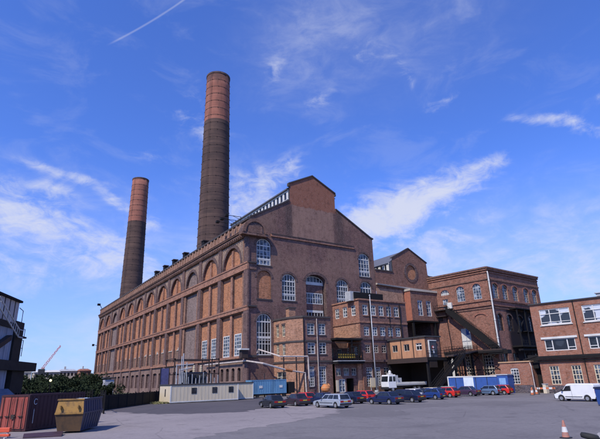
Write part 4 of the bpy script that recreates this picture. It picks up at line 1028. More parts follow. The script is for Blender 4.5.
# ================================================================== YARD THINGS
# pipes on trestles
pa = thing('overhead_pipe', (2, -1, 0), 'upper pale lagged pipe along the gable foot, dropping down beside the annex', 'pipe', 'pale overhead pipes by the annex')
q = MB(); q.tube([(1.9, -.8, 8.6), (2.0, -1.2, 9.3), (2.6, -9.3, 7.45)], .16, 8); q.tube([(2.6, -9.3, 7.45), (9.2, -9.4, 7.45)], .16, 8); q.tube([(9.2, -9.4, 7.45), (9.35, -9.4, 2.6)], .16, 8); q.build('pipe_run', M['pipe'], pa)
q = MB()
for x in (3.2, 6.2): q.bx(x, x + .18, -9.5, -9.3, 0, 7.3)
q.bx(2.6, 9.2, -9.45, -9.35, 6.9, 7.05); q.build('support', M['rusty'], pa)
pb = thing('overhead_pipe', (0, -10, 0), 'lower pale pipe with a rusty joint, falling in front of the annex', 'pipe', 'pale overhead pipes by the annex')
q = MB(); q.tube([(-.6, 22, 7.0), (-.6, -.6, 7.0), (-1.6, -9.9, 6.1), (3.5, -9.9, 4.85), (8.05, -9.9, 4.2), (8.25, -9.9, .1)], .17, 8); q.build('pipe_run', M['pipe'], pb)
q = MB(); q.tube([(3.3, -9.9, 4.9), (4.9, -9.9, 4.65)], .27, 8); q.build('rusty_joint', M['rust'], pb)
q = MB()
for x in (-1.5, 3.2, 6.5): q.bx(x, x + .15, -10.05, -9.9, 0, 4.3)
q.build('support', M['rusty'], pb)
t = thing('security_lamp', (-.6, -1, 7), 'white-topped lamp box on the corner of the power station wall above the cabins', 'lamp')
q = MB(); q.bx(-1.9, -.4, -1.0, .2, 7.6, 9.2); q.build('housing', M['rusty'], t); q = MB(); q.bx(-2.3, -.3, -1.3, .3, 9.2, 9.5); q.build('hood', M['white'], t)

# portable cabins
def cabin(x0, x1, y0, y1, lab, wins, door=False, endwin=False):
    t = thing('portable_cabin', (x0, y0, 0), lab, 'cabin', 'cream portable cabins in a row')
    q = MB(); q.bx(x0, x1, y0, y1, .18, 2.62)
    nr = int((x1 - x0) / .6)
    for i in range(nr): xx = x0 + .3 + i * (x1 - x0 - .4) / nr; q.bx(xx, xx + .05, y0 - .025, y0, .25, 2.55)
    q.build('walls', M['cream'], t)
    q = MB(); q.bx(x0 - .08, x1 + .08, y0 - .08, y1 + .08, 2.62, 2.8); q.build('roof', M['lead'], t)
    q = MB(); q.bx(x0 - .04, x0 + .12, y0 - .05, y0 + .1, .1, 2.66); q.bx(x1 - .12, x1 + .04, y0 - .05, y0 + .1, .1, 2.66); q.bx(x0, x1, y0 - .03, y0, .1, .28); q.build('frame', M['white'], t)
    q = MB()
    for x in (x0 + .3, (x0 + x1) / 2, x1 - .5): q.bx(x, x + .3, y0 + .1, y0 + .5, 0, .18)
    q.build('foot', M['black'], t)
    for wx in wins:
        w = MB(); w.bx(wx - .42, wx + .42, y0 - .05, y0 - .02, 1.3, 2.2); o = w.build('window', M['trim'], t)
        w = MB(); w.bx(wx - .34, wx + .34, y0 - .06, y0 - .051, 1.38, 2.12); w.build('pane', M['glassdark'], o)
    if endwin:
        w = MB(); w.bx(x0 - .04, x0, y0 + 2.3, y0 + 2.7, 1.0, 2.1); w.build('end_window', M['trim'], t)
    return t
cabin(-22.4, -10.9, -18.0, -12.6, 'long cream portable cabin with three small dark windows', [-18.6, -15.1, -12.2], endwin=True)
cabin(-10.75, -7.2, -16.3, -12.0, 'short windowless cream portable cabin at the right end, beside the blue container', [])
# substation gear behind the cabins
sg = thing('transformer', (-14, -5, 0), 'dark transformer with white insulators in a steel frame behind the cream cabins', 'transformer')
q = MB(); q.bx(-15.5, -11.5, -6, -2.5, .6, 4.8); q.bx(-15.9, -15.6, -5.6, -3, 1, 4.4)
for i in range(6): q.bx(-15.3 + i * .62, -15.1 + i * .62, -6.5, -6, .9, 4.3)
q.build('tank', M['tank'], sg, bevel=.06)
q = MB()
for x in (-14.9, -13.5, -12.1):
    q.lathe((x, -4.2, 4.8), [(.28, 0), (.12, .1), (.3, .2), (.12, .35), (.3, .5), (.12, .65), (.28, .8), (.1, .95), (.22, 1.1), (.0, 1.3)], 10)
q.build('insulator', M['cream'], sg)
q = MB()
for x in (-18.2, -16.6, -11.0, -9.6):
    for y in (-6.8, -2.0): q.bx(x, x + .16, y, y + .16, 0, 7.2)
for y in (-6.8, -2.0):
    q.bx(-18.2, -9.4, y, y + .14, 6.9, 7.1); q.bx(-18.2, -9.4, y, y + .14, 4.4, 4.55)
q.bx(-18.2, -18.05, -6.8, -1.9, 7.1, 7.25); q.bx(-9.6, -9.45, -6.8, -1.9, 7.1, 7.25); q.build('frame', M['rusty'], sg)
q = MB()
for i in range(12):
    x = -17.9 + i * .72; h_ = 1.6 + (i * 37 % 5) * .35; q.bx(x, x + .1, -7.4, -7.3, 0, 2.6 + h_ * .7)
for x, z in ((-17.8, 6.2), (-17.2, 5.4), (-16.9, 7.6), (-15.9, 6.5)): q.tube([(x, -6.9, 2.5), (x, -6.9, z)], .09, 6)
q.tube([(-17.8, -6.9, 6.0), (-14.6, -6.9, 6.2)], .09, 6); q.tube([(-17.0, -6.9, 5.2), (-15.0, -6.9, 5.6)], .11, 6); q.tube([(-16.6, -6.9, 8.1), (-16.6, -6.9, 3)], .1, 6)
q.build('white_pipework', M['steel'], sg)
t = thing('blue_sheet_door', (-20.5, -2, 0), 'blue sheet steel door panel left of the transformer', 'door panel')
q = MB(); q.bx(-19.4, -17.9, -3.0, -2.9, .2, 5.6); q.build('leaf', M['bluesheet'], t); q = MB(); q.bx(-19.55, -19.4, -3.05, -2.85, 0, 5.7); q.bx(-17.9, -17.75, -3.05, -2.85, 0, 5.7); q.build('post', M['rusty'], t)

# corrugated box container
def container(t, L_, W_, H_, z0, mat, ribs=True, doors=None):
    """local coordinates: x along length from 0, y width 0..W"""
    q = MB(); n = int(L_ / .36)
    for y, sg in ((0, -1), (W_, 1)):
        for i in range(n):
            a = i * L_ / n; b = a + L_ / n * .5; c_ = a + L_ / n * .62; e = (i + 1) * L_ / n - L_ / n * .12
            e2 = (i + 1) * L_ / n
            for (u0, d0), (u1, d1) in (((a, 0), (b, 0)), ((b, 0), (c_, -.05)), ((c_, -.05), (e, -.05)), ((e, -.05), (e2, 0))):
                q.face([(u0, y + sg * d0, z0), (u1, y + sg * d1, z0), (u1, y + sg * d1, z0 + H_), (u0, y + sg * d0, z0 + H_)])
    q.face([(0, 0, z0 + H_), (L_, 0, z0 + H_), (L_, W_, z0 + H_), (0, W_, z0 + H_)]); q.face([(0, 0, z0), (L_, 0, z0), (L_, W_, z0), (0, W_, z0)])
    q.face([(L_, 0, z0), (L_, W_, z0), (L_, W_, z0 + H_), (L_, 0, z0 + H_)]); q.face([(.05, 0, z0), (.05, W_, z0), (.05, W_, z0 + H_), (.05, 0, z0 + H_)])
    q.build('shell', mat, t)
    q = MB()
    for x in (0, L_ - .14):
        for y in (-.02, W_ - .12): q.bx(x - .01, x + .15, y, y + .14, z0, z0 + H_)
    for y in (-.02, W_ - .08):
        q.bx(.14, L_ - .14, y, y + .1, z0 + H_ - .12, z0 + H_ + .03); q.bx(.14, L_ - .14, y, y + .1, z0, z0 + .16)
    q.bx(-.01, .1, .12, W_ - .12, z0 + H_ - .12, z0 + H_ + .03); q.bx(-.01, .1, .12, W_ - .12, z0, z0 + .14)
    q.build('frame', mat, t)
bc = local_thing('blue_container', 'pale blue shipping container with two small white labels, standing on a dark trailer', 'container')
container(bc, 7.5, 2.4, 2.45, 0.0, M['bluecont'])
q = MB(); q.bx(1.6, 2.3, -.045, -.02, 1.0, 1.45); q.bx(5.9, 6.6, -.045, -.02, 1.0, 1.45); q.build('label_panel', M['white'], bc)
q = MB(); q.bx(-.03, .0, .2, 1.15, .2, 2.25); q.bx(-.03, .0, 1.25, 2.2, .2, 2.25)
for y in (.5, .9, 1.5, 1.9): q.tube([(-.06, y, .1), (-.06, y, 2.35)], .025, 5)
q.build('door', plain('sunlit_blue_door_paint', (.24, .46, .62), .5, .2), bc)  # doors painted lighter than the shell: sunlight on this end, in the colour
bc.location = (-5.2, -11.9, .62)
tl = thing('trailer', (-5.0, -11.9, 0), 'dark flat trailer carrying the blue container', 'trailer')
q = MB(); q.bx(-5.2, 3.4, -11.8, -9.6, .42, .6); q.build('bed', M['black'], tl)
q = MB()
for x in (-3.9, .6, 1.8):
    for y in (-11.7, -9.8): q.disc((x, y, .36), (0, 1, 0), .36, .26, 16)
q.build('trailer_wheel', M['tyre'], tl); q = MB(); q.bx(2.9, 4.2, -11.9, -9.6, .6, 2.6); q.build('dark_bulkhead', M['black'], tl)

# red container on the left
rc = local_thing('red_container', 'faded red shipping container with its doors facing left, beside the blue and yellow skip', 'container')
container(rc, 6.1, 2.44, 2.42, .05, plain('shaded_red_container_paint', (.05, .016, .02), .65, .3, scale=2, streak=True))  # shell red taken near black, side shade put into the colour
q = MB()
for a in (.1, 1.24):
    q.bx(-.05, -.01, a, a + 1.1, .2, 2.32)
    for i in range(3): q.bx(-.075, -.05, a + .12 + i * .34, a + .28 + i * .34, .3, 2.2)
q.build('door', M['redcont'], rc)
q = MB()
for y in (.35, .95, 1.5, 2.1): q.tube([(-.11, y, .12), (-.11, y, 2.4)], .022, 5)
for y in (.35, .95, 1.5, 2.1): q.bx(-.16, -.08, y - .05, y + .3, 1.0, 1.06)
q.bx(-.15, -.08, 1.0, 1.25, .85, 1.15); q.build('lock_rod', M['rusty'], rc)
# faded lettering marks on the side
q = MB()
q.tube([Vector((.62 + .16 * math.cos(R(40 + i * 28)), -.035, 1.98 + .19 * math.sin(R(40 + i * 28)))) for i in range(11)], .028, 5)
q.bx(.55, .57, -.04, -.02, .5, 1.5)
for i in range(9): q.bx(.52, .60, -.042, -.02, .55 + i * .10, .55 + i * .10 + .06)
q.build_each('faded_marking', M['steel'], rc)
rc.rotation_euler = (0, 0, R(43)); rc.location = (-44.4, -52.45, 0)

# skip
skp = local_thing('skip', 'large waste skip with rusty yellow end and dark blue ribbed side', 'skip')
def skip_body():
    # x along length 0..L, y width; section: wide rim, taper below mid height
    Ls, Ws = 4.2, 1.85
    q = MB()
    zt, zm, zb = 2.1, 1.25, .12
    def rg(z, ix, iy): return [Vector((ix, iy, z)), Vector((Ls - ix, iy, z)), Vector((Ls - ix, Ws - iy, z)), Vector((ix, Ws - iy, z))]
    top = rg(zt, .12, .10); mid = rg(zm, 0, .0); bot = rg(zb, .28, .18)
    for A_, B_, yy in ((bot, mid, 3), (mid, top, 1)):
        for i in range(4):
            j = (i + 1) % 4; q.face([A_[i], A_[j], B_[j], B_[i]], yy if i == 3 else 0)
    q.face(bot[::-1]); inn = [v + Vector(((.08 if v.x < 2 else -.08), (.08 if v.y < 1 else -.08), 0)) for v in top]
    for i in range(4):
        j = (i + 1) % 4; q.face([top[i], top[j], inn[j], inn[i]]); q.face([inn[i], inn[j], inn[j] - Vector((0, 0, .6)), inn[i] - Vector((0, 0, .6))])
    q.face([v - Vector((0, 0, .45)) for v in inn], 2)
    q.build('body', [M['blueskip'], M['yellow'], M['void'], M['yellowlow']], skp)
    q = MB()
    for i in range(7):
        x = .55 + i * .5
        q.hull8([(x, -.03, zm), (x + .12, -.03, zm), (x + .12, .06, zm), (x, .06, zm), (x, .06, zt - .1), (x + .12, .06, zt - .1), (x + .12, .14, zt - .1), (x, .14, zt - .1)])
        q.hull8([(x, .14, zb + .1), (x + .12, .14, zb + .1), (x + .12, .24, zb + .1), (x, .24, zb + .1), (x, -.03, zm), (x + .12, -.03, zm), (x + .12, .06, zm), (x, .06, zm)])
    q.bx(-.02, Ls + .02, -.05, .03, zm - .05, zm + .05)
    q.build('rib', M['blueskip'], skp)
    q = MB(); q.bx(-.05, .0, 0, Ws, zm - .05, zm + .06); q.bx(.05, .2, .04, Ws - .04, zt - .02, zt + .08); q.bx(.1, Ls - .1, .03, .15, zt - .01, zt + .07, 1)
    for y in (.35, 1.5): q.tube([(-.12, y, 1.55), (-.12, y, 1.75)], .07, 8); q.bx(-.12, .02, y - .05, y + .05, 1.55, 1.75)
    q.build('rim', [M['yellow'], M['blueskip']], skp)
skip_body()
skp.rotation_euler = (0, 0, R(62)); skp.location = (-41.45, -57.1, 0)
t = local_thing('rubbish_bag', 'pale blue and white plastic sheet lying on top of the skip', 'plastic sheet')
q = MB(); q.ball((0, 0, 0), .36, 10, sq=(1.3, .9, .35), jit=.5); q.ball((-.5, .2, 0), .3, 10, 0, (1.3, .8, .4), .5); q.build('sheet', plain('pale_blue_plastic', (.5, .62, .78), .4, .2), t)
t.location = (-40.9, -54.7, 2.02)
t = local_thing('sheet_pile', 'small dark maroon sheet lying on the concrete between container and skip', 'sheet')
q = MB(); q.hull8([(0, 0, 0), (2.2, 0, 0), (2.0, 1.3, 0), (-.3, 1.2, 0), (0, 0, .06), (2.2, 0, .05), (2.0, 1.3, .22), (-.3, 1.2, .18)]); q.build('plate', plain('maroon_steel', (.05, .025, .035), .6, .3), t)
t.location = (-44.9, -57.7, .01); t.rotation_euler = (0, 0, R(-20))
t = local_thing('orange_barrier', 'bright orange-red plastic barrier at the bottom left corner', 'barrier')
q = MB(); q.bx(-.9, .6, -.12, .12, .35, .62); q.bx(-.9, .6, -.1, .1, .1, .25); q.build('board', plain('fluorescent_orange', (.60, .09, .04), .5, .2), t, bevel=.03)
q = MB()
for x in (-.7, .4): q.bx(x, x + .08, -.3, .3, 0, .06); q.bx(x, x + .08, -.05, .05, 0, .6)
q.build('leg', M['white'], t)
t.location = (-46.05, -56.3, 0); t.rotation_euler = (0, 0, R(-35))

# fences
def fence(pts, h, lab, name='steel_fence', solid=False, step=.55, mat='black'):
    t = thing(name, (pts[0][0], pts[0][1], 0), lab, 'fence')
    q = MB(); pm_ = MB()
    for A_, B_ in zip(pts[:-1], pts[1:]):
        A_ = Vector((*A_, 0)); B_ = Vector((*B_, 0)); Ld = (B_ - A_).length; n = int(Ld / step); u = (B_ - A_).normalized(); v = Vector((-u.y, u.x, 0))
        for i in range(n + 1):
            p = A_.lerp(B_, i / n); w = .09 if not solid else step * .49
            q.hull8([p - u * w - v * .02, p + u * w - v * .02, p + u * w + v * .02, p - u * w + v * .02] + [x + Vector((0, 0, h - .05 * (i % 2))) for x in (p - u * w - v * .02, p + u * w - v * .02, p + u * w + v * .02, p - u * w + v * .02)])
        for z in (.3, h - .35): q.tube([A_ + Vector((0, 0, z)), B_ + Vector((0, 0, z))], .05, 5)
        m = max(1, int(Ld / 3))
        for i in range(m + 1): p = A_.lerp(B_, i / m); pm_.tube([p, p + Vector((0, 0, h + .15))], .08, 6)
    q.build('palings', M[mat], t); pm_.build('post', M[mat], t)
fence([(-34.9, -28.4), (-20.8, -8.8), (-19.5, -4.8)], 1.8, 'dark close-boarded yard fence running up to the cream cabins', solid=True)
fence([(-35.6, -35.4), (-34.7, -28.6)], 2.3, 'tall black gate posts and bars at the near end of the yard fence', name='steel_gate', step=1.1)
fence([(-60, -30), (-47.5, -22), (-35.2, -26)], 2.4, 'black railings behind the red container and skip', step=.3)

# white kiosk by the far flank, sloping low shed roof behind containers
t = thing('kiosk', (-22, 18, 0), 'small pale kiosk with a sloping roof by the far end of the fence', 'kiosk')
q = MB(); q.bx(-26.0, -24.2, 12.0, 14.0, 0, 4.0); q.build('walls', plain('pale_render', (.40, .40, .42), .8, .2), t); q = MB(); q.bx(-26.2, -24.0, 11.8, 14.2, 4.2, 4.45); q.build('roof', M['lead'], t)

# ================================================================== INDUSTRIAL SHED AT LEFT
ib = thing('industrial_shed', (-45, -24, 0), 'grey clad industrial building with black steel corner tower and white outside stair', 'industrial building')
Fi = Fr((-44.7, -24.0), 67, 1)   # runs back to the far end (near end to the left, off frame)
q = MB()
q.box(Fi, -22, 0, 10.6, 13.2, -10, 0, 0)
for i in range(14): q.box(Fi, -21.5 + i * 1.55, -21.4 + i * 1.55, 10.6, 13.2, 0, .05, 1)
q.build('upper_cladding', [M['clad'], M['black']], ib)
q = MB(); q.box(Fi, -22.3, .3, 13.2, 13.45, -10.3, .3); q.build('roof', M['black'], ib)
q = MB(); q.box(Fi, -22, -.4, 0, 10.6, -9, -.05)
for i in range(16): q.box(Fi, -20.5 + i * 1.3, -20.4 + i * 1.3, 0, 10.6, -.05, .0)
q.build('lower_wall', plain('blue_grey_cladding', (.33, .36, .44), .7, .3, streak=True), ib)
q = MB(); q.box(Fi, -.4, 2.2, 5.6, 10.9, -1.5, .2); q.box(Fi, .6, 4.6, 0, 5.1, -1.5, .2); q.box(Fi, 2.2, 2.9, 6.2, 8.6, -1.2, -.1); q.box(Fi, 2.2, 2.5, 9.6, 10.6, -1, 0)
q.box(Fi, -22, 7.6, 5.0, 6.1, -1.0, .6); q.box(Fi, .0, 3.0, 9.0, 9.2, -1, .4)
q.box(Fi, -22, .2, 9.9, 10.6, -1, .12)
for z in (6.8, 7.8, 9.2): q.tube([Fi.p(3.2, z, 0), Fi.p(3.2, z + 1.0, 0), Fi.p(2.3, z + 1.0, 0)], .05, 5)
q.tube([Fi.p(.3, 12.6, 0), Fi.p(1.6, 12.4, 0), Fi.p(1.6, 10.9, 0)], .05, 5)
q.build('steel_tower', plain('grimy_steel', (.028, .024, .022), .8, .4, scale=1.2), ib)
q = MB(); a, b = Fi.p(-9.0, 11.6, 1.2), Fi.p(-.6, 8.9, .7)
for dz in (0, .9): q.tube([a + Vector((0, 0, dz)), b + Vector((0, 0, dz))], .09, 6)
for i in range(12): p = a.lerp(b, i / 11); q.tube([p, p + Vector((0, 0, .9))], .04, 5)
q.tube([b, Fi.p(.8, 8.9, .7)], .09, 6); q.tube([b + Vector((0, 0, .9)), Fi.p(.8, 9.8, .7)], .06, 6)
q.build('outside_stair', M['white'], ib)
q = MB(); a, b = Fi.p(-10.0, 5.6, 1.0), Fi.p(-2.2, 8.4, .6); q.hull8([a, b, b + Vector((0, 0, .6)), a + Vector((0, 0, .6))] + [x - Fi.n * .6 for x in (a, b, b + Vector((0, 0, .6)), a + Vector((0, 0, .6)))])
q.build('conveyor', M['rusty'], ib)
t = thing('low_shed', (-50, -30, 0), 'low shed with grey-blue corrugated roof behind the red container', 'shed')
q = MB(); q.hull8([(-58, -40, 0), (-43.2, -31, 0), (-44.5, -27, 0), (-60, -36, 0), (-58, -40, 1.6), (-43.2, -31, 1.5), (-44.6, -27, 2.9), (-60, -36, 3.0)]); q.build('roof', M['tarp'], t)

# ================================================================== FAR LEFT BACKGROUND
def tree(x, y, h_, w_, lab, mat='foliage_dark', seed=0, z0=0):
    r = random.Random(seed); t = thing('tree', (x, y, z0), lab, 'tree', 'trees beyond the fence')
    q = MB(); q.tube([(x, y, z0), (x + .2, y, z0 + h_ * .4), (x, y + .2, z0 + h_ * .75)], .28, 7, r1=.08)
    for i in range(5):
        a = r.random() * 6.28; q.tube([(x, y, z0 + h_ * (.3 + .08 * i)), (x + math.cos(a) * w_ * .35, y + math.sin(a) * w_ * .35, z0 + h_ * (.5 + .08 * i))], .1, 5, r1=.03)
    q.build('trunk', M['bark'], t)
    q = MB(); blobs = [(r.gauss(0, w_ * .25), r.gauss(0, w_ * .25), h_ * (.35 + .6 * r.random())) for _ in range(12)]
    for bx_, by_, bz in blobs:
        R0 = w_ * (.14 + .14 * r.random())
        for _ in range(240):
            v = Vector((r.gauss(0, 1), r.gauss(0, 1), r.gauss(0, .8))).normalized() * R0 * r.random() ** .4
            c = Vector((x + bx_, y + by_, z0 + bz)) + v; sz = .08 + .14 * r.random()
            e1 = Vector((r.gauss(0, 1), r.gauss(0, 1), r.gauss(0, 1))).normalized(); e2 = e1.cross(Vector((r.gauss(0, 1), r.gauss(0, 1), r.gauss(0, 1)))).normalized()
            q.face([c - e1 * sz, c + e2 * sz * .7, c + e1 * sz, c - e2 * sz * .7], r.random() > .5)
    q.build('crown', [M[mat], M['foliage']], t)
specs = [(-44, 2, 3.6, 4), (-39.5, 6, 4.0, 4.5), (-36.5, -2, 3.0, 4), (-36, 12, 4.7, 5.5), (-31.5, 14, 4.1, 5), (-32, 24, 4.6, 6), (-27.5, 26, 5.0, 6), (-40, -10, 2.6, 4), (-35, -12, 2.6, 4), (-31, 0, 2.9, 4), (-27, 6, 3.0, 4), (-46.5, -12, 2.8, 4)]
tl_ = ['dark bushy tree left of the lit lamp, behind the low shed', 'dark bushy tree just beyond the lit lamp', 'low dark tree behind the skip, left of the gate posts', 'taller dark tree in the gap between shed and power station, left one', 'dark tree in the gap between shed and power station, middle one', 'dark tree before the far rooftops, near the power station', 'tallest dark tree touching the left edge of the power station', 'low dark shrub behind the red container', 'low dark shrub behind the skip', 'low shrub behind the yard fence, left one', 'low shrub behind the yard fence, right one', 'low shrub beside the low shed roof']
for i, (x, y, h_, w_) in enumerate(specs): tree(x, y, h_, w_, tl_[i], 'foliage_dark' if i % 3 else 'foliage', 20 + i)
t = thing('street_lamp', (-41.0, -15.5, 0), 'lit round yellowish lamp on a short post beyond the railings', 'lamp')
q = MB(); q.tube([(-38.6, -12, 0), (-38.6, -12, 3.7)], .06, 6); q.build('post', M['black'], t)
q = MB(); q.ball((-38.6, -12, 3.85), .17, 12); q.build('lamp_globe', M['lamp_on'], t, smooth=True)
t = thing('crane', (-80, 250, 0), 'distant thin red crane jib leaning against the sky', 'crane')
q = MB(); a, b = Vector((-23.8, 155, 10.5)), Vector((-17.4, 155, 20.8)); sd = Vector((.35, 0, -.2))
for o_ in (-1, 1): q.tube([a + sd * o_, b + sd * o_ * .4], .10, 5)
for i in range(14):
    p = a.lerp(b, i / 14); p2 = a.lerp(b, (i + 1) / 14); q.tube([p + sd * (1 if i % 2 else -1), p2 + sd * (-1 if i % 2 else 1)], .08, 4)
q.build('jib', plain('red_crane_paint', (.5, .07, .05), .5, .1), t)
q = MB(); q.bx(-25.2, -22.6, 153.8, 156.2, 0, 10.5); q.build('cab', M['tank'], t)
# far buildings strip
far = [(-40, 176, 14, 10.9, 'white', 'pale flat-roofed distant building behind the shed, leftmost of the far row'), (-25.5, 168, 11, 10.5, 'white', 'long pale distant building under the crane jib'),
       (-14.4, 172, 8, 11.0, 'steel', 'grey distant building right of the crane'), (-6.2, 166, 5.2, 10.9, 'redrub', 'distant building with red-brown roof next to the power station')]
for i, (x, y, w, h_, mt, lab) in enumerate(far):
    t = thing('distant_building', (x, y, 0), lab, 'building', 'distant buildings beyond the trees')
    q = MB(); q.bx(x, x + w, y, y + 12, 0, h_ - 1.0); q.build('walls', M['creamdk'] if i < 3 else M['string'], t)
    q = MB(); q.hull8([(x - .3, y - .4, h_ - 1.0), (x + w + .3, y - .4, h_ - 1.0), (x + w + .3, y + 12.4, h_ - 1.0), (x - .3, y + 12.4, h_ - 1.0), (x + 1, y + 4, h_), (x + w - 1, y + 4, h_), (x + w - 1, y + 8, h_), (x + 1, y + 8, h_)]); q.build('roof', M[mt], t)
    q = MB()
    for k in range(int(w / 1.6)): q.bx(x + .5 + k * 1.6, x + 1.4 + k * 1.6, y - .05, y, h_ - 3.2, h_ - 1.8)
    q.build('window', M['glassdark'], t)
    q = MB(); q.bx(x + w * .3, x + w * .4, y + 3, y + 4, h_ - .5, h_ + 1.2); q.build('roof_stack', M['steel'], t)

q = MB(); r = random.Random(11)
for _ in range(9000):
    x = r.uniform(-62, -2); y = r.uniform(112, 150); hh = 5.9 + 1.1 * math.sin(x * .35 + y * .2) + math.sin(x * .9); z = hh * r.random() ** .5; sz = .3 + .35 * r.random()
    c = Vector((x, y, z)); e1 = Vector((r.gauss(0, 1), r.gauss(0, 1), r.gauss(0, 1))).normalized(); e2 = e1.cross(Vector((r.gauss(0, 1), r.gauss(0, 1), r.gauss(0, 1)))).normalized()
    q.face([c - e1 * sz, c + e2 * sz * .7, c + e1 * sz, c - e2 * sz * .7], r.random() > .5)
o = q.build('distant_trees', [M['foliage_dark'], M['foliage']]); tag(o, 'far dark mass of trees below the distant rooftops', 'trees', kind='stuff')
# scrub behind fence
q = MB(); r = random.Random(4)
for _ in range(2600):
    x = r.uniform(-50, -18); y = r.uniform(-24, 30)
    if y < -28 + (x + 35) * 1.4 or x > -4 - 0: pass
    if (x + 34.9) * (-8.8 + 28.4) - (y + 28.4) * (-20.8 + 34.9) > -6: continue
    h_ = .4 + .7 * r.random(); a = r.random() * 6.28; w = .25
    q.face([(x - math.cos(a) * w, y - math.sin(a) * w, 0), (x + math.cos(a) * w, y + math.sin(a) * w, 0), (x + r.gauss(0, .25), y + r.gauss(0, .25), h_)], int(r.random() * 2))
o = q.build('rough_grass', [M['foliage'], M['foliage_dark']]); tag(o, 'rough dark weeds and grass behind the yard fence', 'grass', kind='stuff')
q = MB()
for _ in range(700):
    x = r.uniform(-24.5, -21.2); y = r.uniform(-17.5, -10.5); h_ = .12 + .25 * r.random(); a = r.random() * 6.28; w = .12
    q.face([(x - math.cos(a) * w, y - math.sin(a) * w, 0.004), (x + math.cos(a) * w, y + math.sin(a) * w, 0.004), (x + r.gauss(0, .15), y + r.gauss(0, .15), h_)])
o = q.build('weeds', plain('dry_grass', (.20, .19, .08), .8, .4)); tag(o, 'pale dry weeds at the left end of the cream cabin', 'grass', kind='stuff')

